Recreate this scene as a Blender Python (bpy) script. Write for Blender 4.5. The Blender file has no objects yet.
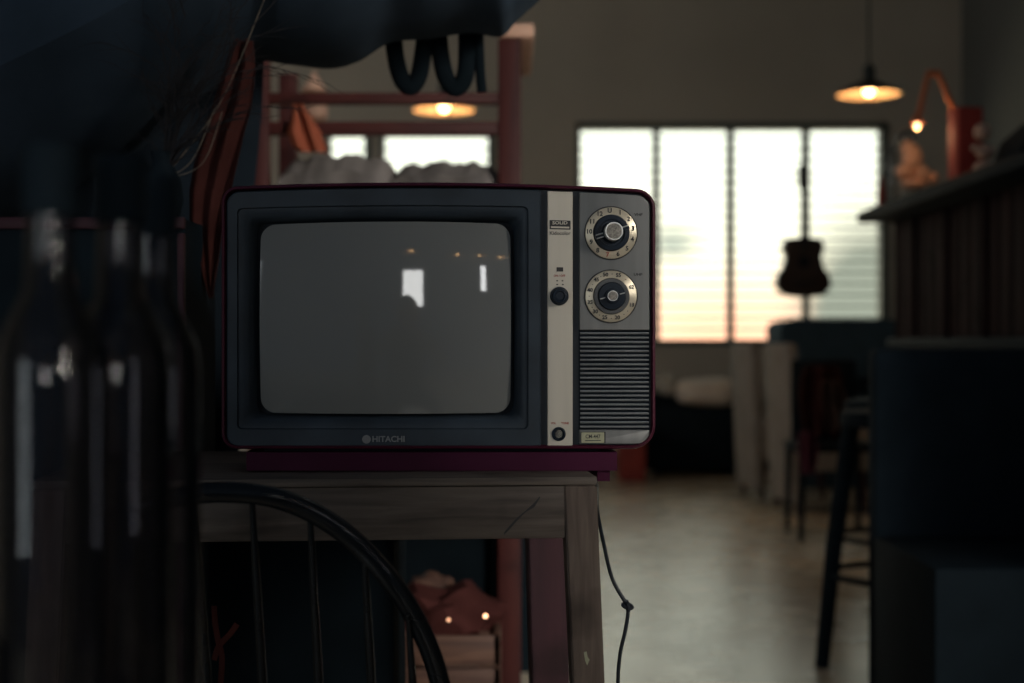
import bpy, bmesh, math, random
from mathutils import Vector, Matrix
random.seed(7)
R = math.radians
PI = math.pi
scene = bpy.context.scene
COL = scene.collection
F = 1422.2
EYE = 0.95
CXP, CYP = 512.0, 341.5

def at(px, py, Y):
    return Vector(((px - CXP) / F * Y, Y, EYE - (py - CYP) / F * Y))

# ------------------------------------------------------------------ materials
def _new(name):
    m = bpy.data.materials.new(name)
    m.use_nodes = True
    nt = m.node_tree
    b = nt.nodes['Principled BSDF']
    return m, nt, b

def mat(name, col, rough=0.5, metal=0.0, spec=0.5, var=0.15, scale=12.0, bump=0.0, coat=0.0, stretch=(1, 1, 1), col2=None, det=4, trans=0.0, ior=1.45, sheen=0.0):
    m, nt, b = _new(name)
    N, Lk = nt.nodes, nt.links
    tc = N.new('ShaderNodeTexCoord'); mp = N.new('ShaderNodeMapping')
    mp.inputs['Scale'].default_value = stretch
    nz = N.new('ShaderNodeTexNoise'); nz.inputs['Scale'].default_value = scale; nz.inputs['Detail'].default_value = det
    Lk.new(tc.outputs['Object'], mp.inputs['Vector']); Lk.new(mp.outputs[0], nz.inputs['Vector'])
    cr = N.new('ShaderNodeValToRGB')
    c1 = tuple(c * (1 - var) for c in col) + (1,)
    c2 = (tuple(min(1, c * (1 + var)) for c in col) if col2 is None else tuple(col2)) + (1,)
    cr.color_ramp.elements[0].position = 0.3; cr.color_ramp.elements[1].position = 0.7
    cr.color_ramp.elements[0].color = c1; cr.color_ramp.elements[1].color = c2
    Lk.new(nz.outputs['Fac'], cr.inputs[0]); Lk.new(cr.outputs[0], b.inputs['Base Color'])
    b.inputs['Roughness'].default_value = rough; b.inputs['Metallic'].default_value = metal
    b.inputs['Specular IOR Level'].default_value = spec
    b.inputs['Coat Weight'].default_value = coat
    b.inputs['Coat Roughness'].default_value = 0.05
    b.inputs['Transmission Weight'].default_value = trans
    b.inputs['IOR'].default_value = ior
    b.inputs['Sheen Weight'].default_value = sheen
    if bump:
        bp = N.new('ShaderNodeBump'); bp.inputs['Strength'].default_value = bump; bp.inputs['Distance'].default_value = 0.01
        Lk.new(nz.outputs['Fac'], bp.inputs['Height']); Lk.new(bp.outputs[0], b.inputs['Normal'])
    return m

def emis(name, col, s):
    m, nt, b = _new(name)
    b.inputs['Base Color'].default_value = tuple(col) + (1,)
    b.inputs['Emission Color'].default_value = tuple(col) + (1,)
    b.inputs['Emission Strength'].default_value = s
    return m

def glass(name, tint, fac=0.12, rough=0.02, body=None, bodyfac=0.0):
    """thin glass: tinted see-through mixed with a mirror share by fresnel"""
    m = bpy.data.materials.new(name); m.use_nodes = True
    nt = m.node_tree; N, Lk = nt.nodes, nt.links
    N.remove(N['Principled BSDF']); out = N['Material Output']
    tr = N.new('ShaderNodeBsdfTransparent'); tr.inputs[0].default_value = tuple(tint) + (1,)
    gl = N.new('ShaderNodeBsdfGlossy'); gl.inputs['Roughness'].default_value = rough
    fr = N.new('ShaderNodeFresnel'); fr.inputs[0].default_value = 1.5
    mx = N.new('ShaderNodeMixShader'); Lk.new(fr.outputs[0], mx.inputs[0])
    src = tr.outputs[0]
    if body is not None:
        df = N.new('ShaderNodeBsdfDiffuse'); df.inputs[0].default_value = tuple(body) + (1,)
        m2 = N.new('ShaderNodeMixShader'); m2.inputs[0].default_value = bodyfac
        Lk.new(tr.outputs[0], m2.inputs[1]); Lk.new(df.outputs[0], m2.inputs[2]); src = m2.outputs[0]
    Lk.new(src, mx.inputs[1]); Lk.new(gl.outputs[0], mx.inputs[2]); Lk.new(mx.outputs[0], out.inputs[0])
    return m

M = {}
M['shell'] = mat('crimson_plastic', (0.060, 0.009, 0.022), 0.4, spec=.35, var=0.12, scale=30)
M['bezel'] = mat('blue_black_plastic', (0.026, 0.036, 0.048), 0.55, spec=0.35, var=0.3, scale=18)
M['well'] = mat('matte_black', (0.010, 0.014, 0.020), 0.7, var=0.2, spec=0.2)
M['groove'] = mat('dark_groove', (0.018, 0.026, 0.036), 0.5, var=0.2)
M['strip'] = mat('champagne_aluminium', (0.56, 0.51, 0.43), 0.5, 0.2, var=0.06, scale=60, stretch=(1, 1, 0.05))
M['panel'] = mat('brushed_grey_panel', (0.17, 0.17, 0.165), 0.5, 0.2, var=0.10, scale=90, stretch=(1, 1, 0.1))
M['slat'] = mat('grey_slat', (0.19, 0.20, 0.205), 0.5, 0.15, var=0.12, scale=60)
M['ink'] = mat('black_ink', (0.03, 0.028, 0.028), 0.6, var=0.1)
M['redink'] = mat('red_ink', (0.30, 0.07, 0.05), 0.6, var=0.1)
M['chrome'] = mat('chrome', (0.70, 0.69, 0.66), 0.3, .55, var=0.06)
M['hubface'] = mat('worn_nickel', (0.24, 0.22, 0.19), 0.5, 0.3, var=0.5, scale=500)
M['knob'] = mat('navy_black_knob', (0.008, 0.014, 0.024), 0.38, spec=.25, var=0.2)
M['knobrim'] = mat('smoked_knob_rim', (0.06, 0.06, 0.06), 0.25, var=0.2)
M['label'] = mat('yellowed_label', (0.36, 0.35, 0.23), 0.5, var=0.1, scale=200)
M['emblem'] = mat('emblem_grey', (0.22, 0.22, 0.22), 0.45, 0.2, var=0.05)

def ring_mat():
    m, nt, b = _new('dial_ring_brushed')
    N, Lk = nt.nodes, nt.links
    tc = N.new('ShaderNodeTexCoord'); nz = N.new('ShaderNodeTexNoise'); nz.inputs['Scale'].default_value = 900
    Lk.new(tc.outputs['Object'], nz.inputs['Vector'])
    cr = N.new('ShaderNodeValToRGB')
    cr.color_ramp.elements[0].color = (0.52, 0.45, 0.33, 1); cr.color_ramp.elements[1].color = (0.66, 0.58, 0.45, 1)
    Lk.new(nz.outputs['Fac'], cr.inputs[0]); Lk.new(cr.outputs[0], b.inputs['Base Color'])
    b.inputs['Metallic'].default_value = 0.6; b.inputs['Roughness'].default_value = 0.38
    tg = N.new('ShaderNodeTangent'); tg.direction_type = 'RADIAL'; tg.axis = 'Y'
    Lk.new(tg.outputs[0], b.inputs['Tangent']); b.inputs['Anisotropic'].default_value = 0.8; b.inputs['Anisotropic Rotation'].default_value = 0.25
    return m
M['ring'] = ring_mat()

def screen_mat():
    m, nt, b = _new('crt_glass')
    N, Lk = nt.nodes, nt.links
    tc = N.new('ShaderNodeTexCoord'); nz = N.new('ShaderNodeTexNoise'); nz.inputs['Scale'].default_value = 9
    Lk.new(tc.outputs['Object'], nz.inputs['Vector'])
    cr = N.new('ShaderNodeValToRGB')
    cr.color_ramp.elements[0].color = (0.155, 0.158, 0.152, 1); cr.color_ramp.elements[1].color = (0.178, 0.180, 0.172, 1)
    Lk.new(nz.outputs['Fac'], cr.inputs[0]); Lk.new(cr.outputs[0], b.inputs['Base Color'])
    b.inputs['Roughness'].default_value = 0.035
    b.inputs['Specular IOR Level'].default_value = 0.5
    return m
M['crt'] = screen_mat()

def wood(name, c1, c2, scale=6, stretch=(1, 12, 12), rough=0.6, spec=0.3, bump=0.15):
    m, nt, b = _new(name)
    N, Lk = nt.nodes, nt.links
    tc = N.new('ShaderNodeTexCoord'); mp = N.new('ShaderNodeMapping'); mp.inputs['Scale'].default_value = stretch
    nz = N.new('ShaderNodeTexNoise'); nz.inputs['Scale'].default_value = scale; nz.inputs['Detail'].default_value = 8; nz.inputs['Distortion'].default_value = 0.6
    Lk.new(tc.outputs['Object'], mp.inputs[0]); Lk.new(mp.outputs[0], nz.inputs['Vector'])
    cr = N.new('ShaderNodeValToRGB')
    cr.color_ramp.elements[0].position = 0.32; cr.color_ramp.elements[1].position = 0.68
    cr.color_ramp.elements[0].color = tuple(c1) + (1,); cr.color_ramp.elements[1].color = tuple(c2) + (1,)
    Lk.new(nz.outputs['Fac'], cr.inputs[0])
    n2 = N.new('ShaderNodeTexNoise'); n2.inputs['Scale'].default_value = 9; n2.inputs['Detail'].default_value = 3
    Lk.new(tc.outputs['Object'], n2.inputs['Vector'])
    r2 = N.new('ShaderNodeValToRGB'); r2.color_ramp.elements[0].position = 0.30; r2.color_ramp.elements[1].position = 0.42
    r2.color_ramp.elements[0].color = (0.35, 0.32, 0.3, 1); r2.color_ramp.elements[1].color = (1, 1, 1, 1)
    Lk.new(n2.outputs['Fac'], r2.inputs[0])
    mx = N.new('ShaderNodeMixRGB'); mx.blend_type = 'MULTIPLY'; mx.inputs[0].default_value = 0.8
    Lk.new(cr.outputs[0], mx.inputs[1]); Lk.new(r2.outputs[0], mx.inputs[2]); Lk.new(mx.outputs[0], b.inputs['Base Color'])
    b.inputs['Roughness'].default_value = rough; b.inputs['Specular IOR Level'].default_value = spec
    bp = N.new('ShaderNodeBump'); bp.inputs['Strength'].default_value = bump; bp.inputs['Distance'].default_value = 0.003
    Lk.new(nz.outputs['Fac'], bp.inputs['Height']); Lk.new(bp.outputs[0], b.inputs['Normal'])
    return m
M['tablewood'] = wood('weathered_wood', (0.065, 0.050, 0.042), (0.135, 0.108, 0.088), 7, (1.2, 10, 14))
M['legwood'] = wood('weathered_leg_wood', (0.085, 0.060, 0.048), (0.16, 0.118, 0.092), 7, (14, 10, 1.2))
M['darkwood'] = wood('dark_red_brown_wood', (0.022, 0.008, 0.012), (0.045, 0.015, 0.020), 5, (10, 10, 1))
M['rackwood'] = wood('red_stained_wood', (0.042, 0.009, 0.009), (0.072, 0.015, 0.012), 5, (8, 8, 1))
M['beamwood'] = wood('red_brown_beam', (0.042, 0.009, 0.008), (0.070, 0.014, 0.011), 5, (1, 8, 8))
M['slatwood'] = wood('brown_plank', (0.05, 0.024, 0.018), (0.12, 0.062, 0.042), 5, (1, 8, 8))
M['counterwood'] = wood('dark_plank', (0.010, 0.008, 0.011), (0.035, 0.018, 0.018), 4, (5, 5, 0.4), 0.85, spec=0.08)
M['black'] = mat('near_black_paint', (0.010, 0.017, 0.023), 0.75, spec=0.10, var=0.15)
M['deepblack'] = mat('deep_black_cloth', (0.004, 0.0065, 0.0085), 0.9, spec=0.03, var=.2)
M['bundle'] = mat('dull_red_bundle', (0.055, 0.018, 0.016), .9, spec=.05, var=.3, scale=14)
M['blockblack'] = mat('block_black', (0.018, 0.028, 0.038), .85, spec=.05)
M['duskblack'] = mat('blue_black_paint', (0.045, 0.075, 0.100), 0.85, spec=0.05, var=0.12)
M['blackcloth'] = mat('black_cloth', (0.010, 0.015, 0.021), 0.95, spec=0.1, var=0.25, scale=5)
M['maroonblack'] = mat('maroon_black_cloth', (0.032, 0.047, 0.066), 0.95, spec=0.1, var=0.3, scale=5)
M['whitecloth'] = mat('off_white_cushion', (0.80, 0.70, 0.60), 0.9, spec=.1, var=.08)
M['sidewall'] = mat('shade_darkened_plaster', (0.17, 0.18, 0.18), 0.9, spec=.1, var=.08, scale=1.5)  # shade put into the colour: right wall darkened against the left-hand light
M['bow'] = mat('dark_lacquered_wood', (0.006, 0.008, 0.010), 0.2, spec=0.3, var=0.3, scale=10, stretch=(1, 1, 4))
M['cable'] = mat('black_rubber', (0.012, 0.016, 0.022), 0.5, var=0.2)
M['cabpaint'] = mat('dull_crimson_paint', (0.045, 0.008, 0.016), 0.6, var=.2)
M['traypaint'] = mat('crimson_paint', (0.050, 0.008, 0.026), 0.6, spec=0.12, var=0.25, scale=8)
M['wall'] = mat('grey_plaster', (0.52, 0.485, 0.42), 0.9, spec=0.1, var=0.08, scale=1.5)
M['winframe'] = mat('grey_green_frame', (0.10, 0.13, 0.12), 0.5, var=0.1)
M['beige'] = mat('beige_slipcover', (0.29, 0.26, 0.235), 0.9, spec=0.1, var=0.12, scale=9)
M['palecloth'] = mat('pale_grey_blanket', (0.15, 0.133, 0.125), 0.9, spec=0.1, var=0.5, scale=6, stretch=(1.6, 1, .5), bump=0.4)
M['redcloth'] = mat('rust_red_cloth', (0.060, 0.019, 0.016), 0.9, spec=0.1, var=0.3, scale=14)
M['orange'] = mat('orange_cloth', (0.28, 0.075, 0.04), 0.8, spec=0.1, var=0.2)
M['lampshade'] = mat('dark_enamel', (0.02, 0.03, 0.03), 0.4, var=0.1)
M['shadein'] = mat('white_enamel_inside', (0.75, 0.55, 0.35), 0.5, var=0.05)
M['bulb'] = emis('warm_bulb', (1.0, 0.60, 0.26), 12)
M['peach'] = mat('peach_plaster', (0.70, 0.42, 0.30), 0.7, var=0.12, scale=14)
M['twig'] = mat('black_twig', (0.012, 0.010, 0.012), 0.8, var=0.2)
M['straw'] = mat('dry_straw', (0.16, 0.13, 0.10), 0.8, var=0.3)
M['skin'] = mat('skin', (0.32, 0.18, 0.12), 0.5, var=0.08)
M['jacket'] = mat('dark_jacket', (0.02, 0.022, 0.03), 0.9, var=0.2)
M['hair'] = mat('black_hair', (0.01, 0.008, 0.008), 0.6, var=0.2)
M['brass'] = mat('brass', (0.7, 0.42, 0.18), 0.3, 1.0, var=0.1)
M['bottleglass'] = glass('smoked_bottle_glass', (0.60, 0.57, 0.60), rough=0.03, body=(0.03, 0.03, 0.035), bodyfac=0.15)
M['clearglass'] = glass('clear_glass', (0.85, 0.87, 0.87), rough=0.04, body=(0.5, 0.5, 0.5), bodyfac=0.12)
M['redglass'] = glass('red_glass', (0.7, 0.2, 0.15), rough=0.04, body=(0.5, 0.10, 0.07), bodyfac=0.6)
M['gold'] = mat('gold_foil', (0.75, 0.45, 0.22), 0.35, 1.0, var=0.1)
M['redbox'] = mat('red_box', (0.50, 0.055, 0.035), 0.7, var=0.12)
M['lampwood'] = mat('orange_lamp_arm', (0.62, 0.20, 0.08), 0.5, var=0.12)

def louvre_mat():
    m = bpy.data.materials.new('frosted_louvre'); m.use_nodes = True
    nt = m.node_tree; N, Lk = nt.nodes, nt.links
    N.remove(N['Principled BSDF']); out = N['Material Output']
    tr = N.new('ShaderNodeBsdfTransparent'); tr.inputs[0].default_value = (0.93, 0.96, 0.94, 1)
    gl = N.new('ShaderNodeBsdfGlossy'); gl.inputs['Roughness'].default_value = 0.1
    mx = N.new('ShaderNodeMixShader'); mx.inputs[0].default_value = 0.05
    Lk.new(tr.outputs[0], mx.inputs[1]); Lk.new(gl.outputs[0], mx.inputs[2]); Lk.new(mx.outputs[0], out.inputs[0])
    return m
M['louvre'] = louvre_mat()

def floor_mat():
    m, nt, b = _new('worn_polished_concrete')
    N, Lk = nt.nodes, nt.links
    tc = N.new('ShaderNodeTexCoord')
    nz = N.new('ShaderNodeTexNoise'); nz.inputs['Scale'].default_value = 1.6; nz.inputs['Detail'].default_value = 6
    Lk.new(tc.outputs['Object'], nz.inputs['Vector'])
    cr = N.new('ShaderNodeValToRGB')
    cr.color_ramp.elements[0].position = 0.35; cr.color_ramp.elements[1].position = 0.7
    cr.color_ramp.elements[0].color = (0.48, 0.40, 0.30, 1); cr.color_ramp.elements[1].color = (0.68, 0.57, 0.42, 1)
    Lk.new(nz.outputs['Fac'], cr.inputs[0]); Lk.new(cr.outputs[0], b.inputs['Base Color'])
    n2 = N.new('ShaderNodeTexNoise'); n2.inputs['Scale'].default_value = 3.5; n2.inputs['Detail'].default_value = 5
    Lk.new(tc.outputs['Object'], n2.inputs['Vector'])
    mr = N.new('ShaderNodeMapRange'); mr.inputs['To Min'].default_value = 0.19; mr.inputs['To Max'].default_value = 0.35
    Lk.new(n2.outputs['Fac'], mr.inputs['Value']); Lk.new(mr.outputs[0], b.inputs['Roughness'])
    bp = N.new('ShaderNodeBump'); bp.inputs['Strength'].default_value = 0.08; bp.inputs['Distance'].default_value = 0.02
    Lk.new(n2.outputs['Fac'], bp.inputs['Height']); Lk.new(bp.outputs[0], b.inputs['Normal'])
    b.inputs['Specular IOR Level'].default_value = 0.8
    return m
M['floor'] = floor_mat()

# ------------------------------------------------------------------ object plumbing
WM = {}
def finish(bm, angle=38):
    bmesh.ops.recalc_face_normals(bm, faces=bm.faces[:])
    lim = R(angle)
    for e in bm.edges:
        e.smooth = not (len(e.link_faces) == 2 and e.calc_face_angle(0) > lim)
    for f in bm.faces: f.smooth = True

def root(name, loc, rz=0.0, label=None, cat=None, group=None, kind=None):
    o = bpy.data.objects.new(name, None); COL.objects.link(o)
    o.empty_display_size = 0.05
    o.location = loc; o.rotation_euler = (0, 0, rz)
    WM[o] = Matrix.Translation(Vector(loc)) @ Matrix.Rotation(rz, 4, 'Z')
    tag(o, label, cat, group, kind)
    return o

def tag(o, label=None, cat=None, group=None, kind=None):
    if label: o['label'] = label
    if cat: o['category'] = cat
    if group: o['group'] = group
    if kind: o['kind'] = kind
    return o

def part(name, bm, m, parent, label=None):
    """bm in world coordinates"""
    finish(bm)
    bm.transform(WM[parent].inverted())
    me = bpy.data.meshes.new(name); bm.to_mesh(me); bm.free()
    for x in (m if isinstance(m, (list, tuple)) else [m]): me.materials.append(x)
    o = bpy.data.objects.new(name, me); COL.objects.link(o); o.parent = parent
    WM[o] = WM[parent]
    if label: o['label'] = label
    return o

def thing(name, bm, m, label, cat, group=None, kind=None):
    finish(bm)
    xs = [v.co.x for v in bm.verts]; ys = [v.co.y for v in bm.verts]; zs = [v.co.z for v in bm.verts]
    loc = Vector(((min(xs) + max(xs)) / 2, (min(ys) + max(ys)) / 2, min(zs)))
    bm.transform(Matrix.Translation(-loc))
    me = bpy.data.meshes.new(name); bm.to_mesh(me); bm.free()
    for x in (m if isinstance(m, (list, tuple)) else [m]): me.materials.append(x)
    o = bpy.data.objects.new(name, me); COL.objects.link(o); o.location = loc
    WM[o] = Matrix.Translation(loc)
    return tag(o, label, cat, group, kind)

def dup(r, loc, rz=None, label=None, group=None):
    c = r.copy(); COL.objects.link(c); c.location = loc
    if rz is not None: c.rotation_euler = (0, 0, rz)
    if label: c['label'] = label
    if group: c['group'] = group
    for ch in list(r.children):
        d = ch.copy(); COL.objects.link(d); d.parent = c
        for g in list(ch.children):
            e = g.copy(); COL.objects.link(e); e.parent = d
    return c

def nb(): return bmesh.new()
def box(bm, c, s, rz=0.0, bev=0.0, rot=None, mi=0, seg=2):
    mt = Matrix.Translation(Vector(c)) @ (rot if rot is not None else Matrix.Rotation(rz, 4, 'Z')) @ Matrix.Diagonal((s[0], s[1], s[2], 1))
    g = bmesh.ops.create_cube(bm, size=1, matrix=mt)
    fs = set(f for v in g['verts'] for f in v.link_faces)
    for f in fs: f.material_index = mi
    if bev > 0:
        es = list(set(e for v in g['verts'] for e in v.link_edges))
        bmesh.ops.bevel(bm, geom=es, offset=bev, segments=seg, affect='EDGES', profile=0.5)
def span(bm, a, b, bev=0.0, mi=0):
    a = Vector(a); b = Vector(b)
    box(bm, (a + b) / 2, [abs(b[i] - a[i]) for i in range(3)], bev=bev, mi=mi)

def loft(bm, rings, cap0=True, cap1=True, closed=False, mi=0):
    vr = [[bm.verts.new(p) for p in r] for r in rings]
    n = len(vr[0])
    pairs = list(zip(vr[:-1], vr[1:]))
    if closed: pairs.append((vr[-1], vr[0]))
    for a, b in pairs:
        for i in range(n):
            j = (i + 1) % n
            f = bm.faces.new((a[i], a[j], b[j], b[i])); f.material_index = mi
    if not closed:
        if cap0: bm.faces.new(vr[0][::-1]).material_index = mi
        if cap1: bm.faces.new(vr[-1]).material_index = mi
    return vr

def tube(bm, pts, r, n=10, closed=False, flat=1.0, mi=0):
    pts = [Vector(p) for p in pts]
    k = len(pts)
    rr = r if isinstance(r, (list, tuple)) else [r] * k
    tan = []
    for i in range(k):
        a = pts[i - 1] if (i > 0 or closed) else pts[0]
        b = pts[(i + 1) % k] if (i < k - 1 or closed) else pts[-1]
        t = (b - a); t = t.normalized() if t.length > 1e-9 else Vector((0, 0, 1)); tan.append(t)
    up = Vector((0, 1, 0)) if abs(tan[0].y) < 0.9 else Vector((1, 0, 0))
    nrm = (up - tan[0] * up.dot(tan[0])).normalized()
    rings = []
    for i in range(k):
        nrm = (nrm - tan[i] * nrm.dot(tan[i])).normalized()
        bi = tan[i].cross(nrm)
        rings.append([pts[i] + (nrm * math.cos(2 * PI * q / n) * flat + bi * math.sin(2 * PI * q / n)) * rr[i] for q in range(n)])
    loft(bm, rings, closed=closed, mi=mi)

def smooth_path(pts, m=8, closed=False):
    pts = [Vector(p) for p in pts]; out = []; n = len(pts)
    for i in range(n if closed else n - 1):
        if closed: p0, p1, p2, p3 = pts[i - 1], pts[i], pts[(i + 1) % n], pts[(i + 2) % n]
        else: p0, p1, p2, p3 = pts[max(0, i - 1)], pts[i], pts[i + 1], pts[min(n - 1, i + 2)]
        for q in range(m):
            t = q / m
            out.append(0.5 * ((2 * p1) + (-p0 + p2) * t + (2 * p0 - 5 * p1 + 4 * p2 - p3) * t * t + (-p0 + 3 * p1 - 3 * p2 + p3) * t ** 3))
    if not closed: out.append(pts[-1])
    return out

def lathe(bm, prof, c=(0, 0, 0), n=32, mt=None, mi=0, caps=True):
    mt = mt if mt is not None else Matrix.Identity(4)
    c = Vector(c)
    rings = [[c + mt @ Vector((max(r, 1e-5) * math.cos(2 * PI * q / n), max(r, 1e-5) * math.sin(2 * PI * q / n), z)) for q in range(n)] for r, z in prof]
    loft(bm, rings, cap0=caps, cap1=caps, mi=mi)

def rr(x0, y0, x1, y1, r, n=6, m=10):
    """rounded rectangle in pixel-like coords; r scalar or (tl,tr,br,bl); y down"""
    if not isinstance(r, (list, tuple)): r = (r,) * 4
    cs = [((x0 + r[0], y0 + r[0]), r[0], 180), ((x1 - r[1], y0 + r[1]), r[1], 270), ((x1 - r[2], y1 - r[2]), r[2], 0), ((x0 + r[3], y1 - r[3]), r[3], 90)]
    out = []
    for i, (c, rad, a0) in enumerate(cs):
        arc = [(c[0] + rad * math.cos(R(a0 + 90 * k / n)), c[1] + rad * math.sin(R(a0 + 90 * k / n))) for k in range(n + 1)]
        out += arc
        c2, rad2, a2 = cs[(i + 1) % 4]
        nx = (c2[0] + rad2 * math.cos(R(a2)), c2[1] + rad2 * math.sin(R(a2)))
        for k in range(1, m): out.append((arc[-1][0] + (nx[0] - arc[-1][0]) * k / m, arc[-1][1] + (nx[1] - arc[-1][1]) * k / m))
    return out

def textbm(bm, s, size, place, extr=0.0002, align='CENTER', mi=0, bold=0.0, sx=1.0):
    """place(x,z,d) -> world point; text lies in x/z of the place"""
    cu = bpy.data.curves.new('lettering', 'FONT'); cu.body = s; cu.size = size; cu.align_x = align; cu.align_y = 'CENTER'
    cu.extrude = extr; cu.offset = bold; cu.resolution_u = 3
    o = bpy.data.objects.new('lettering', cu); COL.objects.link(o)
    bpy.context.view_layer.update()
    me = o.evaluated_get(bpy.context.evaluated_depsgraph_get()).to_mesh()
    vs = [bm.verts.new(place(v.co.x * sx, v.co.y, v.co.z)) for v in me.vertices]
    for p in me.polygons:
        try: bm.faces.new([vs[i] for i in p.vertices]).material_index = mi
        except ValueError: pass
    o.evaluated_get(bpy.context.evaluated_depsgraph_get()).to_mesh_clear()
    bpy.data.objects.remove(o); bpy.data.curves.remove(cu)

# ------------------------------------------------------------------ the room
YB, XR, XL, YF, ZT = 10.6, 3.35, -4.2, -4.6, 4.3
def wx(px): return (px - CXP) / F * YB
def wz(py): return EYE - (py - CYP) / F * YB
b = nb(); span(b, (XL - .2, YF, -0.1), (XR + .2, YB + .2, 0)); thing('floor', b, M['floor'], None, None, kind='structure')
wins = [(576, 887, 123, 345, 4), (380, 494, 130, 345, 1), (326, 371, 130, 345, 1)]
b = nb()
xs = sorted([XL - .2, XR + .2] + [wx(w[0]) for w in wins] + [wx(w[1]) for w in wins])
opens = {(round(wx(w[0]), 5)): (wz(w[3]), wz(w[2])) for w in wins}
for i in range(len(xs) - 1):
    x0, x1 = xs[i], xs[i + 1]
    if round(x0, 5) in opens:
        z0, z1 = opens[round(x0, 5)]
        span(b, (x0, YB, 0), (x1, YB + .2, z0)); span(b, (x0, YB, z1), (x1, YB + .2, ZT))
    else: span(b, (x0, YB, 0), (x1, YB + .2, ZT))
thing('wall_back', b, M['wall'], None, None, kind='structure')
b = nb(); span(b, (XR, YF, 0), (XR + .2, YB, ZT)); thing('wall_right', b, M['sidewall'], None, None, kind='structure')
b = nb(); span(b, (XL - .2, YF, 0), (XL, YB, ZT)); thing('wall_left', b, M['wall'], None, None, kind='structure')
b = nb(); span(b, (XL - .2, 3.4, ZT), (XR + .2, YB + .2, ZT + .15)); thing('ceiling', b, M['wall'], None, None, kind='structure')
b = nb(); span(b, (XL, YB - .03, 0), (XR, YB, .11)); thing('baseboard_back', b, M['winframe'], None, None, kind='structure')

for wi, (p0, p1, q0, q1, npane) in enumerate(wins):
    x0, x1, z1, z0 = wx(p0), wx(p1), wz(q0), wz(q1)
    r = root('window_%d' % (wi + 1), ((x0 + x1) / 2, YB + .05, z0), kind='structure')
    fr = nb(); t = .05
    span(fr, (x0, YB - .02, z0 - .0), (x1, YB + .10, z0 + .03)); span(fr, (x0, YB - .02, z1 - .05), (x1, YB + .10, z1))
    span(fr, (x0, YB - .02, z0), (x0 + .035, YB + .10, z1)); span(fr, (x1 - .05, YB - .02, z0), (x1, YB + .10, z1))
    w = (x1 - x0) / npane
    for k in range(1, npane):
        xm = (wx([656.5, 731, 806.5][k - 1])) if npane == 4 else x0 + k * w
        span(fr, (xm - .025, YB + .0, z0), (xm + .025, YB + .08, z1))
    part('window_frame', fr, M['winframe'], r)
    edges = [x0 + .035] + ([wx(656.5), wx(731), wx(806.5)] if npane == 4 else []) + [x1 - .05]
    for k in range(npane):
        a, c = edges[k] + (.03 if k else 0), edges[k + 1] - (.03 if k < npane - 1 else 0)
        lb = nb(); z = z0 + .035; 
        while z < z1 - .06:
            hh = min(.084, z1 - .05 - z)
            box(lb, ((a + c) / 2, YB + .045, z + hh / 2), (c - a, .005, hh * 1.02), rot=Matrix.Rotation(R(-14), 4, 'X'))
            box(lb, ((a + c) / 2, YB + .035, z + .001), (c - a, .014, .013), mi=1)
            z += .084
        part('louvre_pane', lb, [M['louvre'], M['winframe']], r)

# ------------------------------------------------------------------ television
TA = R(2.8)
TC = Vector(((438 - CXP) / F * 1.60, 1.60, 0))
def crown(px):
    d = px - 415
    return 4.2 * (d / 190) ** 2 if d < 0 else 7 * (d / 235) ** 2
def SP(px, py, d=0.0, warp=True):
    """point on the television's front plane (d metres behind it)"""
    if warp and py < 317: py = 317 - (317 - py) * 1.0 + (crown(px)) * min(1.0, (317 - py) / 130.0)
    k = (px - CXP) / F
    s = (k * TC.y - TC.x) / (math.cos(TA) - k * math.sin(TA))
    Y = TC.y + s * math.sin(TA)
    z = EYE - (py - CYP) / F * Y
    return Vector((TC.x + s * math.cos(TA) - math.sin(TA) * d, TC.y + s * math.sin(TA) + math.cos(TA) * d, z))
PXM = 1.0 / 889.0
ZTV = SP(438, 451).z
tv = root('television', (TC.x - math.sin(TA) * .16, TC.y + math.cos(TA) * .16, ZTV), TA,
          'old portable television with crimson shell, black bezel and two round dials on the wooden table', 'television')
def ring(x0, y0, x1, y1, r, d, **k): return [SP(px, py, d) for px, py in rr(x0, y0, x1, y1, r, **k)]
bm = nb()
def shr(i, d, extra=0):
    return ring(221 + i, 182 + i, 656 - i, 449.5 - i, (16 - min(i, 8), 19 - min(i, 8), 24 - min(i, 10), 16 - min(i, 8)), d, m=14)
loft(bm, [shr(4.2, .012), shr(4.2, .001), shr(3.2, -.0012), shr(1.2, .0), shr(0.2, .003), shr(0, .006), shr(0, .16), shr(1, .19), shr(14, .20), shr(30, .26), shr(44, .33), shr(52, .335)], cap0=False, cap1=True)
shell = part('cabinet_shell', bm, M['shell'], tv, 'glossy crimson cabinet shell')
bm = nb()
loft(bm, [ring(539, 187, 652, 447, (1, 15, 20, 1), .014), ring(539, 187, 652, 447, (1, 15, 20, 1), .009)])
part('front_plate', bm, M['groove'], tv)
# bezel
bm = nb()
O = dict(n=6, m=14)
loft(bm, [ring(226.5, 187.6, 541, 446.8, (13, 1, 1, 12), .012, **O), ring(226.5, 187.6, 541, 446.8, (13, 1, 1, 12), .002, **O),
          ring(228, 189, 539.5, 445.5, (12, 1.5, 1.5, 11), .0, **O),
          ring(237, 205, 528.5, 429.5, 5, .0, **O), ring(238, 206, 527.5, 428.5, 5, .0035, **O),
          ring(240, 208, 525.5, 426.5, 5, .0035, **O),
          ring(247, 214.5, 520.5, 420, 5, .007, **O), ring(249, 216.5, 518.5, 418, 6, .010, **O),
          ring(254, 219.5, 514.5, 415.5, 10, .030, **O)], cap0=False, cap1=False)
bez = part('bezel', bm, M['bezel'], tv, 'blue-black plastic bezel around the screen')
bm = nb()
loft(bm, [ring(250, 216, 519, 419, 8, .031, **O), ring(250, 216, 519, 419, 8, .034, **O)])
part('screen_surround', bm, M['well'], tv)
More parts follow.
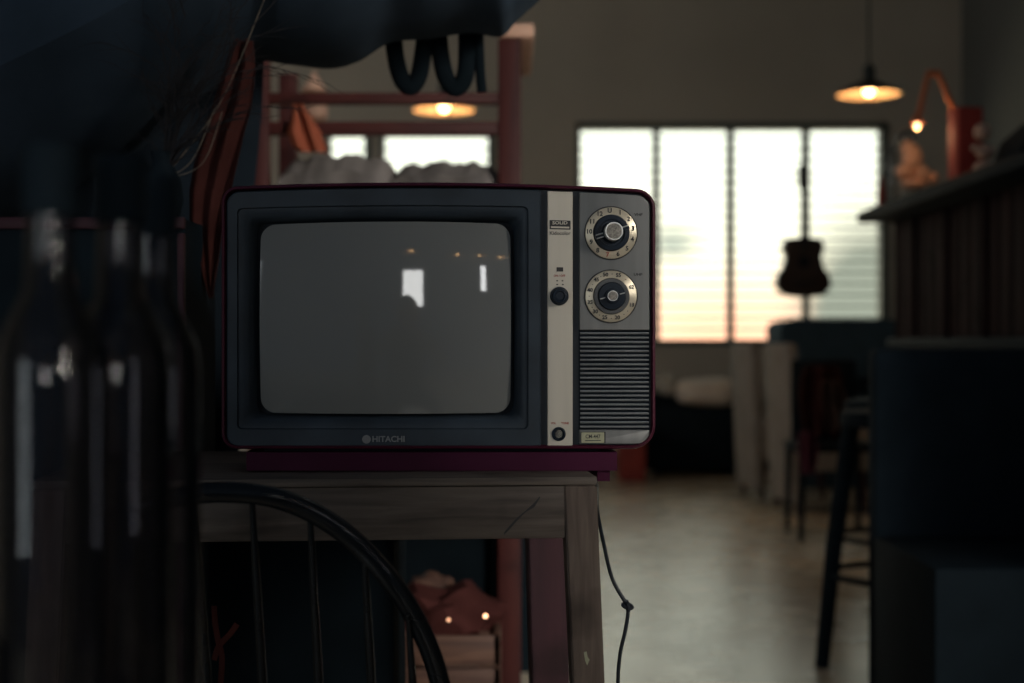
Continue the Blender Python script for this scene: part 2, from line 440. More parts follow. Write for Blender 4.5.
# crt
bm = nb()
RC = 0.95
cpt = SP(384.5, 317.5, 0, False)
outline = rr(258.5, 221.5, 511, 413.5, 15, n=8, m=16)
# slight bulge of the sides
ol = []
for (px, py) in outline:
    u = (px - 384.5) / 126.5; v = (py - 317.5) / 96.0
    ol.append((384.5 + (px - 384.5) * (1 + .006 * (1 - v * v)), 317.5 + (py - 317.5) * (1 + .010 * (1 - u * u))))
rings = []
for k in range(1, 15):
    t = k / 14
    rg = []
    for px, py in ol:
        x = 384.5 + (px - 384.5) * t; y = 317.5 + (py - 317.5) * t
        rad = math.hypot((x - 384.5) * PXM, (y - 317.5) * PXM)
        rg.append(SP(x, y, .0065 + rad * rad / (2 * RC)))
    rings.append(rg)
rings.append([SP(x * 1.0, y, .034) for x, y in ol])
rings = rings[::-1]
loft(bm, rings, cap0=False, cap1=True)
part('screen', bm, M['crt'], tv, 'grey convex picture tube glass, switched off')
# emblem and maker's name
bm = nb()
def tplace(cx, cy, d=0.0, ang=0.0):
    c = SP(cx, cy, d)
    tx = Vector((math.cos(TA), math.sin(TA), 0)); n = Vector((math.sin(TA), -math.cos(TA), 0))
    ca, sa = math.cos(ang), math.sin(ang)
    return lambda x, z, e: c + tx * (x * ca + z * sa) + Vector((0, 0, 1)) * (-x * sa + z * ca) + n * e
textbm(bm, 'HITACHI', .0092, tplace(388.5, 439.3, -.0002), bold=.0002, sx=1.02)
part('maker_lettering', bm, M['emblem'], bez, 'grey raised HITACHI lettering')
NORM = Matrix(((math.cos(TA), 0, math.sin(TA), 0), (math.sin(TA), 0, -math.cos(TA), 0), (0, 1, 0, 0), (0, 0, 0, 1)))
NORM = Matrix(((math.cos(TA), 0, math.sin(TA)), (math.sin(TA), 0, -math.cos(TA)), (0, 1, 0))).to_4x4()
bm = nb()
lathe(bm, [(.0048, -.0005), (.0048, .0005), (.0040, .0006), (.0038, .0003)], SP(366.5, 439.3), 24, NORM)
for a in range(4):
    th = a * PI / 2
    p = tplace(366.5, 439.3, 0, th)
    tube(bm, [p(0, .0012, .0006), p(0, .0034, .0006)], .0006, 6)
part('maker_emblem', bm, M['emblem'], bez, 'round grey emblem beside the lettering')
# champagne strip
bm = nb()
loft(bm, [ring(547.5, 188.8, 572.8, 446, 0.8, .010), ring(547.5, 188.8, 572.8, 446, 0.8, .0012), ring(548, 189.3, 572.3, 445.5, 0.8, .0006)])
strip = part('trim_strip', bm, M['strip'], tv, 'champagne coloured metal strip')
bm = nb()
loft(bm, [ring(549.6, 218.3, 570.6, 227.6, .5, .0007), ring(549.6, 218.3, 570.6, 227.6, .5, .0003)])
textbm(bm, 'SOLID', .0050, tplace(560, 221.0, .0002), mi=1, bold=.0001, sx=1.25)
loft(bm, [ring(551, 224.6, 569.3, 226.3, .2, .0003), ring(551, 224.6, 569.3, 226.3, .2, .0001)], mi=1)
part('badge', bm, [M['ink'], M['strip']], strip, 'small black badge with pale lettering')
bm = nb()
textbm(bm, 'Kidocolor', .0058, tplace(560, 231.6, .0005), bold=.0001, sx=1.0)
part('printed_name', bm, M['ink'], strip, 'small dark printed name')
bm = nb()
loft(bm, [ring(556.6, 266.2, 563.2, 270.6, .3, .0007), ring(556.6, 266.2, 563.2, 270.6, .3, .0002)])
for (x, y) in ((557.2, 280), (562.5, 280), (557.2, 283.8), (562.8, 283.8)):
    loft(bm, [ring(x - .9, y - .6, x + .9, y + .6, .2, .0007), ring(x - .9, y - .6, x + .9, y + .6, .2, .0002)])
part('printed_mark', bm, M['ink'], strip, 'small dark printed marks above the knob')
bm = nb()
textbm(bm, 'ON / OFF', .0035, tplace(559.5, 275, .0005), bold=.0001, mi=1, sx=.9)
part('printed_lettering', bm, [M['ink'], M['redink']], strip, 'small red printed lettering above the knob')
bm = nb()
textbm(bm, 'VOL', .0030, tplace(553.5, 423.3, .0005), bold=.0001, mi=1)
textbm(bm, 'TONE', .0032, tplace(565.0, 423.3, .0005), bold=.00015, mi=1)
part('printed_lettering', bm, [M['ink'], M['redink']], strip, 'small red printed lettering above the socket')
bm = nb()
lathe(bm, [(.0106, 0), (.0106, .002), (.0100, .003)], SP(559.3, 295.6, .0006), 32, NORM)
lathe(bm, [(.0088, .002), (.0088, .010), (.0080, .0115), (.0052, .012), (.0046, .0105), (.0005, .0105)], SP(559.3, 295.6, .0006), 32, NORM)
part('power_knob', bm, M['knob'], tv, 'round black push knob')
bm = nb()
lathe(bm, [(.0080, 0), (.0080, .0016), (.0062, .0020), (.0055, .0006), (.0010, -.003)], SP(558.7, 434, .0006), 28, NORM)
part('earphone_socket', bm, M['knob'], tv, 'round black socket')
# control panel
bm = nb()
def pp(d, i):
    return [SP(px, py, d) for px, py in rr(579.6 + i, 188.9 + i, 649.4 - i, 330 - i, (1, 13, .6, .6), n=6, m=10)]
loft(bm, [pp(.010, 0), pp(.0012, 0), pp(.0005, .6)])
panel = part('control_panel', bm, M['panel'], tv, 'brushed grey control panel')
bm = nb()
def pq(d, i):
    return [SP(px, py, d) for px, py in rr(579.6 + i, 430 + i, 649.4 - i, 444 - i, (.5, .5, 12, .6), n=6, m=10)]
loft(bm, [pq(.010, 0), pq(.0012, 0), pq(.0005, .6)])
lowpanel = part('lower_panel', bm, M['panel'], tv, 'brushed grey strip under the speaker slats')
bm = nb()
for k in range(22):
    y = 333.2 + k * 4.46
    a = SP(580.5, y, .0022); c = SP(649.0, y, .0022)
    tube(bm, [a, c], .0013, 6, flat=1.3)
loft(bm, [ring(579.6, 330.3, 650, 431, .5, .0085), ring(579.6, 330.3, 650, 431, .5, .0060)], mi=1)
part('speaker_grille', bm, [M['slat'], M['well']], tv, 'horizontal grey slats over a black speaker')
bm = nb()
loft(bm, [ring(580.6, 431.7, 605.6, 443.4, .5, .0008), ring(580.6, 431.7, 605.6, 443.4, .5, .0001)])
loft(bm, [ring(581.4, 432.4, 604.2, 442.8, .5, .0002), ring(581.4, 432.4, 604.2, 442.8, .5, -.0003)], mi=1)
textbm(bm, 'CM-447', .0060, tplace(592.8, 436.6, -.0004), bold=.0001, sx=.85)
loft(bm, [ring(585, 440.2, 601, 441.0, .2, -.0002), ring(585, 440.2, 601, 441.0, .2, -.0005)], mi=0)
part('model_label', bm, [M['ink'], M['label']], lowpanel, 'small yellowed label with dark lettering')
bm = nb()
textbm(bm, 'VHF', .0040, tplace(638.5, 209.3, .0003), bold=.0001, sx=1.3)
part('band_lettering', bm, M['ink'], panel)
bm = nb()
textbm(bm, 'UHF', .0040, tplace(638.0, 272.3, .0003), bold=.0001, sx=1.3)
part('band_lettering', bm, M['ink'], panel)

def dial(cx, cy, name, nums, offs, knobang, big):
    bm = nb()
    lathe(bm, [(.0305, 0.0), (.0305, .0012), (.0297, .0014), (.0295, .0006)], SP(cx, cy, .0006), 56, NORM, caps=True)
    p = part(name, bm, M['ink'], tv, 'round dial with numbered metal ring')
    bm = nb()
    lathe(bm, [(.0293, .0006), (.0291, .0020), (.0285, .0024), (.0209, .0034), (.0206, .0024)], SP(cx, cy, .0006), 64, NORM, caps=False)
    part('number_ring', bm, M['ring'], p, 'pale brushed metal ring')
    bm = nb()
    for s, ang, mi in nums:
        a = R(ang)
        rad = .0251
        c0 = tplace(cx, cy, -.0034 + .0008, 0)
        base = c0(rad * math.sin(a), rad * math.cos(a), 0)
        tx = Vector((math.cos(TA), math.sin(TA), 0)); n = Vector((math.sin(TA), -math.cos(TA), 0))
        if s == '.':
            pl = lambda x, z, e: base + tx * x + Vector((0, 0, z)) + n * e
            lathe(bm, [(.0006, -.0002), (.0006, .0004)], base, 8, NORM, mi=mi)
            continue
        rot = a * offs
        def pl(x, z, e, base=base, rot=rot):
            return base + tx * (x * math.cos(rot) + z * math.sin(rot)) + Vector((0, 0, 1)) * (-x * math.sin(rot) + z * math.cos(rot)) + n * e
        textbm(bm, s, .0072 if big else .0060, pl, bold=.0002, mi=mi, extr=.0004)
    part('numerals', bm, [M['ink'], M['redink']], p)
    bm = nb()
    if big:
        lathe(bm, [(.0206, .001), (.0206, .006), (.0195, .008), (.0150, .0085), (.0145, .0065), (.0120, .0065), (.0112, .016), (.0100, .018), (.0005, .018)], SP(cx, cy, .0006), 48, NORM)
    else:
        lathe(bm, [(.0206, .001), (.0206, .005), (.0198, .007)], SP(cx, cy, .0006), 48, NORM, mi=1)
        lathe(bm, [(.0158, .006), (.0158, .011), (.0148, .0125), (.0085, .013), (.0078, .016), (.0005, .016)], SP(cx, cy, .0006), 48, NORM)
    # grip bar
    ca = R(knobang)
    T = tplace(cx, cy, .0006)
    def bar(x0, x1, w, h0, h1, mi):
        vs = []
        for (x, z) in ((x0, -w), (x1, -w * .7), (x1, w * .7), (x0, w)):
            X = x * math.cos(ca) - z * math.sin(ca); Z = x * math.sin(ca) + z * math.cos(ca)
            vs.append((X, Z))
        loft(bm, [[T(X, Z, h0) for X, Z in vs], [T(X, Z, h1) for X, Z in vs]], mi=mi)
    L_ = .0198 if big else .0148
    bar(-L_, L_, .0024 if big else .0016, .004, .0155 if big else .0150, 0)
    kn = part('knob', bm, [M['knob'], M['knobrim']], p, 'navy-black turning knob')
    bm = nb()
    for sg in ((-1, 1) if big else (0,)):
        e = sg * (.0020 if big else 0)
        for (q0, q1) in ((-L_ * .97, -.0085), (.0085, L_ * .97)):
            if big and q0 > 0 and sg < 0: continue
            X0, Z0 = q0 * math.cos(ca) - e * math.sin(ca), q0 * math.sin(ca) + e * math.cos(ca)
            X1, Z1 = q1 * math.cos(ca) - e * math.sin(ca), q1 * math.sin(ca) + e * math.cos(ca)
            hh = .0157 if big else .0152
            tube(bm, [T(X0, Z0, hh), T(X1, Z1, hh)], .0008 if big else .0007, 6)
    part('pointer', bm, M['chrome'], kn, 'thin chrome pointer lines')
    bm = nb()
    rh = .0103 if big else .0060
    h = .030 if big else .020
    lathe(bm, [(rh, .012), (rh, h - .001), (rh * .96, h), (rh * .87, h), (rh * .82, h - .0008)], SP(cx, cy, .0006), 36, NORM)
    part('knob_ring', bm, M['chrome'], kn, 'bright chrome hub')
    bm = nb()
    lathe(bm, [(rh * .83, h - .002), (rh * .83, h - .0004), (.0005, h - .0001)], SP(cx, cy, .0006), 24, NORM)
    part('knob_face', bm, M['hubface'], kn, 'worn nickel hub face')
nums1 = [(s, -4 + i * 360 / 13, 1 if s in ('7',) else 0) for i, s in enumerate(['U', '1', '2', '3', '4', '5', '6', '7', '8', '9', '10', '11', '12'])]
dial(611.0, 229.8, 'channel_dial', nums1, 0.0, 17, True)
nums2 = [('50', -15, 0), ('.', 2, 0), ('55', 19, 0), ('.', 41, 1), ('62', 66, 0), ('13', 113, 0), ('.', 132, 0), ('.', 145, 0), ('20', 164, 0), ('.', 180, 0), ('25', 197, 0), ('.', 212, 0), ('30', 226, 0), ('.', 240, 0), ('35', 254, 0), ('.', 270, 0), ('40', 286, 0), ('.', 302, 0), ('45', 318, 0), ('.', 332, 0)]
dial(611.0, 295.5, 'fine_tuning_dial', nums2, 0.0, 14, False)

# tray under the television
tray = root('tray', (TC.x, TC.y + .15, SP(438, 471).z), TA, 'crimson painted tray lying on the wooden table under the television', 'tray')
bm = nb()
def bx(x0, x1, y0, y1, d0, d1, bev=.002):
    ps = [SP(x0, y0, d0, False), SP(x1, y0, d0, False), SP(x1, y1, d0, False), SP(x0, y1, d0, False)]
    qs = [SP(x0, y0, d1, False), SP(x1, y0, d1, False), SP(x1, y1, d1, False), SP(x0, y1, d1, False)]
    vr = loft(bm, [ps, qs])
bx(246, 617.5, 452.5, 471, .004, .30)
part('tray_board', bm, M['traypaint'], tray)
bm = nb(); bx(598.4, 611, 471, 482, .010, .29)
part('side_lip', bm, M['traypaint'], tray)
bm = nb(); bx(262, 600, 449.6, 452.6, .02, .28)
part('felt_pad', bm, M['well'], tray)

# ------------------------------------------------------------------ wooden table
BA = R(4.5)
BC = Vector(((597 - CXP) / F * 1.545, 1.545, 0))
BT = Vector((math.cos(BA), math.sin(BA), 0)); BN = Vector((-math.sin(BA), math.cos(BA), 0))
ZTB = SP(438, 471).z - .0012
table = root('wooden_table', BC + BT * -.30 + BN * .2, BA, 'weathered wooden table with splayed legs carrying the television', 'table')
WT, DT = .60, .40
def TB(x, y, z): return BC + BT * x + BN * y + Vector((0, 0, z))
def tbox(bm, x0, x1, y0, y1, z0, z1, bev=.002, mi=0):
    box(bm, TB((x0 + x1) / 2, (y0 + y1) / 2, (z0 + z1) / 2), (x1 - x0, y1 - y0, z1 - z0), rz=BA, bev=bev, mi=mi)
bm = nb(); tbox(bm, -WT, 0, 0, DT, ZTB - .009, ZTB, .0015)
part('tabletop', bm, M['tablewood'], table)
bm = nb()
tbox(bm, -WT + .03, -.034, .004, .026, ZTB - .067, ZTB - .0095, .002)
part('apron', bm, M['tablewood'], table)
bm = nb(); tbox(bm, -WT + .03, -.034, DT - .03, DT - .01, ZTB - .067, ZTB - .0095, .002)
part('apron', bm, M['tablewood'], table)
bm = nb()
tbox(bm, -.030, -.010, .035, DT - .04, ZTB - .067, ZTB - .0095, .002)
part('apron', bm, M['tablewood'], table)
bm = nb(); tbox(bm, -WT + .01, -WT + .03, .035, DT - .04, ZTB - .067, ZTB - .0095, .002)
part('apron', bm, M['tablewood'], table)
def leg(x, y, sx, sy, w=.036, m='legwood'):
    bm = nb()
    rings = []
    for z, o in ((ZTB - .0095, 0.0), (0.0, 1.0)):
        cx = x + sx * o; cy = y + sy * o
        h = w / 2 * (1 - .08 * o)
        rings.append([TB(cx - h, cy - h, z), TB(cx + h, cy - h, z), TB(cx + h, cy + h, z), TB(cx - h, cy + h, z)])
    loft(bm, rings)
    bmesh.ops.bevel(bm, geom=bm.edges[:], offset=.002, segments=2, affect='EDGES')
    part('leg', bm, M[m], table)
leg(-.018, .020, .032, -.02)
leg(-WT + .018, .020, -.032, -.02)
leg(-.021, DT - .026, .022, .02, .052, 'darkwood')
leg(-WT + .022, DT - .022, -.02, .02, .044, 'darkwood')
bm = nb()
tbox(bm, -WT + .0, .0, .012, .030, .20, .235, .002)
part('stretcher', bm, M['legwood'], table)

# marks on the wood
def legfront(px_off, z):
    o = (ZTB - .0095 - z) / (ZTB - .0095)
    return TB(-.018 + .032 * o + px_off, .020 - .02 * o - .018 * (1 - .08 * o) - .0004, z)
bm = nb()
for (zc_, pts_) in ((.607, [(-.004, .006), (-.001, .007), (.000, .001), (.002, -.002), (-.001, -.008), (-.003, -.003)]),):
    loft(bm, [[legfront(x, zc_ + z) + BN * dd for x, z in pts_] for dd in (0, .0008)])
part('paint_splash', bm, M['label'], table, 'small pale paint splash on the leg')
bm = nb()
kn_ = [(-.062, -.022), (-.068, -.030), (-.078, -.037), (-.088, -.046), (-.096, -.056), (-.101, -.060)]
ring0 = [TB(x, .0035, ZTB + z + .0010 + .0012 * math.sin(i * 2.1)) for i, (x, z) in enumerate(kn_)] + [TB(x, .0035, ZTB + z - .0010 - .0018 * abs(math.sin(i * 1.7))) for i, (x, z) in list(enumerate(kn_))[::-1]]
loft(bm, [ring0, [p + BN * .001 for p in ring0]])
part('crack', bm, M['ink'], table, 'dark diagonal crack in the apron')

# power cord with a knot
bm = nb()
path = [at(560, 440, 1.97), at(585, 452, 1.97), at(596, 480, 1.90), at(597.5, 510, 1.66), at(604, 545, 1.60), at(612, 578, 1.60), at(624, 600, 1.60), at(629, 605, 1.597)]
path2 = [at(625, 603, 1.603), at(628, 612, 1.60), at(625, 632, 1.60), at(620, 655, 1.60), at(618, 690, 1.60), at(621, 780, 1.61), at(640, 1000, 1.63), at(668, 1150, 1.67), Vector((.20, 1.72, .006)), Vector((.14, 1.90, .006)), Vector((.02, 2.04, .006))]
tube(bm, smooth_path(path + path2, 8), .0022, 8)
kc = at(627.5, 606, 1.60)
for th, tilt in ((0.3, 0.5), (1.4, -0.6)):
    pts = []
    for q in range(20):
        a = 2 * PI * q / 20
        v = Vector((math.cos(a) * .0055, math.sin(a) * .0035, 0))
        v = Matrix.Rotation(tilt, 3, 'X') @ Matrix.Rotation(th, 3, 'Y') @ v
        pts.append(kc + v)
    tube(bm, pts, .0022, 8, closed=True)
thing('power_cord', bm, M['cable'], 'thin black cord with a knot hanging beside the wooden table leg', 'cord')

# ------------------------------------------------------------------ bow-back chair
chair = root('windsor_chair', at(300, 1100, 1.30) * 1 - Vector((0, 0, at(300, 1100, 1.30).z)), 0, 'dark bow-back wooden chair with thin spindles in front of the table', 'chair')
bow = [(128, 905, 1.37), (118, 800, 1.36), (103, 690, 1.35), (88, 630, 1.345), (83, 590, 1.34), (95, 548, 1.34), (124, 518, 1.335), (158, 502, 1.33), (195, 494, 1.33), (232, 492.5, 1.33), (272, 497, 1.33), (312, 512, 1.335), (352, 539, 1.34), (388, 577, 1.34), (416, 620, 1.345), (436, 668, 1.35), (449, 730, 1.355), (456, 800, 1.36), (450, 905, 1.37)]
bm = nb()
pts = smooth_path([at(x, y, Y) for x, y, Y in bow], 6)
# flat rectangular section with soft corners
def bowsec(pts, w, t):
    rings = []
    for i, p in enumerate(pts):
        a = pts[max(0, i - 1)]; c = pts[min(len(pts) - 1, i + 1)]
        tg = (c - a).normalized(); nrm = Vector((0, 1, 0)); nrm = (nrm - tg * nrm.dot(tg)).normalized(); bi = tg.cross(nrm)
        sec = []
        for q in range(12):
            th = 2 * PI * q / 12
            cs, sn = math.cos(th), math.sin(th)
            e = .55
            sec.append(p + bi * (math.copysign(abs(cs) ** e, cs) * w) + nrm * (math.copysign(abs(sn) ** e, sn) * t))
        rings.append(sec)
    return rings
loft(bm, bowsec(pts, .0098, .0085))
part('back_bow', bm, M['bow'], chair, 'dark lacquered bent-wood bow')
for (x0, y0, x1, y1) in ((146, 512, 172, 905), (194, 500, 224, 905), (252, 500, 275, 905), (310, 516, 330, 905), (364, 552, 384, 905), (408, 614, 428, 905)):
    bm = nb()
    a = at(x0, y0, 1.335); c = at(x1, y1, 1.37)
    mid = a.lerp(c, .6)
    tube(bm, [a, a.lerp(c, .3), mid, c], [.0030, .0042, .0048, .0040], 10)
    part('spindle', bm, M['bow'], chair)
seatc = at(292, 905, 1.37)
zs_ = seatc.z
bm = nb()
def seatring(z, k):
    out = []
    for q in range(40):
        a = 2 * PI * q / 40
        x = math.cos(a); y = math.sin(a)
        e = .75
        out.append(Vector((seatc.x + math.copysign(abs(x) ** e, x) * .205 * k, 1.19 + math.copysign(abs(y) ** e, y) * .205 * k, z)))
    return out
loft(bm, [seatring(zs_ - .03, .9), seatring(zs_ - .022, 1), seatring(zs_ - .004, 1), seatring(zs_, .97), seatring(zs_ - .008, .6), seatring(zs_ - .010, .1)])
part('seat', bm, M['bow'], chair)
for sx in (-1, 1):
    for sy in (-1, 1):
        bm = nb()
        a = Vector((seatc.x + sx * .13, 1.19 + sy * .12, zs_ - .02)); c = Vector((seatc.x + sx * .20, 1.19 + sy * .19, 0))
        tube(bm, [a, a.lerp(c, .35), a.lerp(c, .7), c], [.013, .019, .015, .011], 12)
        part('leg', bm, M['bow'], chair)
chair.location = chair.location  # base stays on the floor

# ------------------------------------------------------------------ foreground bottles on a dark sideboard
ZS = .690
sb = root('side_table', (-.42, .80, 0), 0, 'dark low table in the left foreground under the bottles', 'table')
bm = nb(); span(bm, (-.80, .52, ZS - .03), (-.15, .93, ZS), bev=.004)
part('tabletop', bm, M['black'], sb)
for x in (-.77, -.18):
    for y in (.55, .90):
        bm = nb(); span(bm, (x - .02, y - .02, 0), (x + .02, y + .02, ZS - .03), bev=.003); part('leg', bm, M['black'], sb)
def bottle_at(c, label):
    r = root('glass_bottle', c, 0, label, 'bottle', 'smoked glass bottles in the left foreground')
    bm = nb()
    lathe(bm, [(.020, 0.0), (.0255, .003), (.0265, .012), (.0265, .244), (.0250, .258), (.0190, .272), (.0125, .284), (.0112, .307), (.0112, .338), (.0128, .340), (.0128, .346), (.0110, .347)], c, 48)
    part('glass_body', bm, M['bottleglass'], r)
    bm = nb()
    lathe(bm, [(.0137, .322), (.0137, .354), (.0125, .3565), (.0010, .357)], c, 28)
    part('cap', bm, M['black'], r)
    return r
bt = bottle_at(Vector((at(50, 341, .70).x, .70, ZS)), 'smoked glass bottle with gold cap at the left edge, leftmost of three')
dup(bt, Vector((at(120, 341, .745).x, .745, ZS)), 0, 'smoked glass bottle with bright vertical reflection, middle one of three')
dup(bt, Vector((at(154, 341, .83).x, .83, ZS)), 0, 'smoked glass bottle nearest the bow-back chair, rightmost of three')

# ------------------------------------------------------------------ dark cabinet, vase, branches, red cloth
cab = root('cabinet', (at(90, 341, 1.95).x, 2.08, 0), 0, 'dark crimson framed cabinet with black panel left of the television', 'cabinet')
cx0, cx1 = at(-30, 0, 1.95).x, at(184, 0, 1.95).x
zc = at(0, 217, 1.95).z
bm = nb(); span(bm, (cx0 + .001, 1.962, .02), (cx1 - .001, 2.16, zc - .002)); part('body', bm, M['black'], cab)
bm = nb()
for (a, c) in (((cx0, 1.95, 0), (cx0 + .02, 1.961, zc - .022)), ((cx1 - .010, 1.95, 0), (cx1, 1.961, zc - .022)), ((cx0, 1.95, zc - .016), (cx1, 1.961, zc)), ((cx0, 1.95, 0.0), (cx1, 1.961, .05))):
    span(bm, a, c, bev=.002)
part('frame', bm, M['cabpaint'], cab, 'dull crimson frame')
bm = nb(); xh = cx1 - .06; tube(bm, [(xh, 1.962, .80), (xh, 1.945, .80), (xh, 1.945, .90), (xh, 1.962, .90)], .004, 8)
part('handle', bm, M['black'], cab)

vp = at(162, 217, 2.03); vp.z = zc
vase = root('vase', vp, 0, 'small dark vase on the cabinet holding dry twigs', 'vase')
bm = nb(); lathe(bm, [(.018, 0), (.022, .004), (.030, .03), (.026, .06), (.014, .085), (.017, .10), (.014, .10), (.011, .085)], vp, 28)
part('vase_body', bm, M['black'], vase)
br = root('dried_branch', vp + Vector((0, 0, .05)), 0, 'bunch of dry dark twigs and pale stalks standing in the vase', 'plant')
bm = nb()
rnd = random.Random(3)
base = vp + Vector((0, 0, .06))
def twig(p, d, L, r, depth):
    pts = [p.copy()]; q = p.copy(); dd = d.copy()
    for i in range(6):
        dd = (dd + Vector((rnd.uniform(-.22, .22), rnd.uniform(-.12, .12), rnd.uniform(-.12, .06)))).normalized()
        q = q + dd * L / 6
        pts.append(q.copy())
        if depth and rnd.random() < .8:
            sd = (dd + Vector((rnd.uniform(-.9, .9), rnd.uniform(-.4, .4), rnd.uniform(-.7, .4)))).normalized()
            twig(q, sd, L * rnd.uniform(.3, .55), r * .6, depth - 1)
    tube(bm, pts, [r * (1 - .12 * i) for i in range(7)], 5)
for k in range(16):
    d = Vector((rnd.uniform(.0, .75), rnd.uniform(-.25, .0), 1)).normalized()
    twig(base, d, rnd.uniform(.16, .26), .0016, 2)
part('twigs', bm, M['twig'], br, 'thin black branching twigs')
bm = nb()
for (x1, y1, x0, y0) in ((268, -10, 180, 216), (222, 112, 190, 216), (216, 105, 176, 216)):
    a = base; m_ = at((x0 + x1) / 2 - 4, (y0 + y1) / 2, 2.02); c = at(x1, y1, 2.0)
    tube(bm, smooth_path([a, m_, c], 6), .0008, 6)
part('stalks', bm, M['straw'], br, 'pale dry stalks')

def cloth_sheet(name, quads, m, label, cat, Y, amp, freq, th=.004, group=None):
    """hanging cloth from an outline of left/right pixel edges by row, folds along its width"""
    bm = nb(); rows = []
    nx = 26
    for (y, xl, xr) in quads:
        row = []
        for i in range(nx + 1):
            t = i / nx
            p = at(xl + (xr - xl) * t, y, Y)
            p.y += amp * math.sin(t * freq * 2 * PI + y * .013) + amp * .4 * math.sin(t * freq * 5.1 + y * .03)
            row.append(p)
        rows.append(row)
    rings = []
    for row in rows: rings.append([p for p in row] + [p + Vector((0, th, 0)) for p in row[::-1]])
    loft(bm, rings)
    return thing(name, bm, m, label, cat, group)
cloth_sheet('red_cloth', [(40, 232, 252), (70, 222, 254), (108, 210, 250), (130, 202, 244), (160, 194, 238), (190, 189, 232), (218, 189, 226), (240, 193, 222), (262, 199, 219), (280, 204, 216), (298, 210, 213)], M['redcloth'], 'rust red cloth hanging to a point left of the television', 'cloth', 2.07, .008, 2.2)
# black curtain and awning
cloth_sheet('black_curtain', [(-330, -420, 262), (-100, -420, 262), (60, -420, 261), (110, -420, 259), (140, -420, 257), (200, -420, 252), (230, -420, 246), (300, -420, 240), (600, -420, 236), (900, -420, 232), (945, -420, 230)], M['blackcloth'], 'long black curtain hanging at the left of the room', 'curtain', 2.42, .02, 11, .006)
def awning():
    bm = nb(); rows = []
    low = [(-60, 250), (120, 160), (200, 95), (250, 60), (290, 62), (330, 66), (360, 58), (390, 40), (430, 36), (470, 30), (500, 34), (515, 20), (528, 8), (542, -6), (560, -40)]
    rings = []
    lp = smooth_path([Vector((x, y, 0)) for x, y in low], 5)
    for i, p in enumerate(lp):
        c = []
        for (dy, Yd) in ((0, 2.32), (-22, 2.18), (-70, 2.06), (-160, 1.98), (-330, 2.05), (-330, 2.10), (-160, 2.05), (-70, 2.13), (-22, 2.25), (3, 2.36)):
            q = at(p.x + (0 if dy > -100 else 10), p.y + dy, Yd + .008 * math.sin(p.x * .045 + dy * .02))
            c.append(q)
        rings.append(c)
    loft(bm, rings)
    return thing('dark_awning', bm, M['maroonblack'], 'dark cloth awning sagging over the top left, above the television', 'awning')
awning()
def hang_loop(pts, r, label, Y=2.42):
    bm = nb()
    tube(bm, smooth_path([at(x, y, Y) for x, y in pts], 8), r, 12, flat=.7)
    thing('hanging_strap', bm, M['deepblack'], label, 'strap', 'thick black straps hanging under the awning')
hang_loop([(393, 10), (394, 45), (400, 75), (410, 87), (419, 75), (424, 45), (428, 10)], .0150, 'thick black strap loop under the awning, left of the two')
hang_loop([(438, 10), (440, 50), (446, 78), (456, 88), (465, 76), (467, 45), (466, 10)], .0150, 'thick black strap loop under the awning, right of the two')
hang_loop([(478, 5), (479, 40), (480, 70), (482, 92)], .0085, 'narrow black strap end hanging straight down beside the loops')

# ------------------------------------------------------------------ red rack with blankets
YR = 3.45
def X_(px, Y=YR): return (px - CXP) / F * Y
def Z_(py, Y=YR): return EYE - (py - CYP) / F * Y
rack = root('wooden_rack', ((X_(250) + X_(520)) / 2, YR + .25, 0), 0, 'tall open red stained wooden rack behind the television', 'rack')
for (a, c, yy) in ((248, 268, 0), (498, 521, 0)):
    for dy in (0, .45):
        bm = nb(); span(bm, (X_(a), YR + dy, 0), (X_(c), YR + dy + .05, Z_(38)), bev=.004)
        part('post', bm, M['rackwood'], rack)
for (y0, y1) in ((92, 103), (121, 134)):
    bm = nb(); span(bm, (X_(268), YR + .005, Z_(y1)), (X_(498), YR + .04, Z_(y0)), bev=.003)
    part('rail', bm, M['beamwood'], rack)
for z in (Z_(190), .70, .17):
    bm = nb()
    for k in range(5):
        span(bm, (X_(250), YR + .02 + k * .095, z - .03), (X_(519), YR + .10 + k * .095, z), bev=.003)
    span(bm, (X_(268), YR + .003, z - .05), (X_(498), YR + .02, z - .005), bev=.002)
    part('shelf', bm, M['slatwood'], rack)
bm = nb(); span(bm, (X_(246), YR + .505, .03), (X_(548), YR + .52, Z_(200))); part('back_panel', bm, M['black'], rack, 'dark back panel')
bm = nb(); span(bm, (X_(500), YR - .01, Z_(38)), (X_(534), YR + .5, Z_(24)), bev=.006)
part('post_cap', bm, M['peach'], rack, 'pale capping board')
# blankets
def blanket(x0, x1, z0, h, y0, y1, label, seed, m='palecloth'):
    rn = random.Random(seed); bm = nb(); rings = []
    n = 30
    for i in range(n + 1):
        t = i / n; x = x0 + (x1 - x0) * t
        hh = h * (.80 + .16 * math.sin(PI * t) + .05 * math.sin(t * 21 + seed) + .03 * math.sin(t * 47 + seed))
        e = min(1, t * 10, (1 - t) * 10) ** .5
        hh *= .35 + .65 * e
        rings.append([Vector((x, y0 + .02 * math.sin(t * 13), z0)), Vector((x + .01, y0 - .005, z0 + hh * .5)), Vector((x + .02, y0 + .03, z0 + hh * .92)), Vector((x + .02, (y0 + y1) / 2, z0 + hh)), Vector((x, y1 - .03, z0 + hh * .9)), Vector((x, y1, z0 + hh * .5)), Vector((x, y1, z0))])
    loft(bm, rings)
    return thing('folded_blanket', bm, M[m], label, 'blanket', 'pale blankets on the rack')
zsf = Z_(190)
blanket(X_(271), X_(385), zsf, .105, YR + .03, YR + .43, 'pale grey rumpled blanket at the left end of the rack shelf', 1)
blanket(X_(383), X_(495), zsf, .084, YR + .03, YR + .43, 'pale grey rumpled blanket at the right end of the rack shelf', 5)
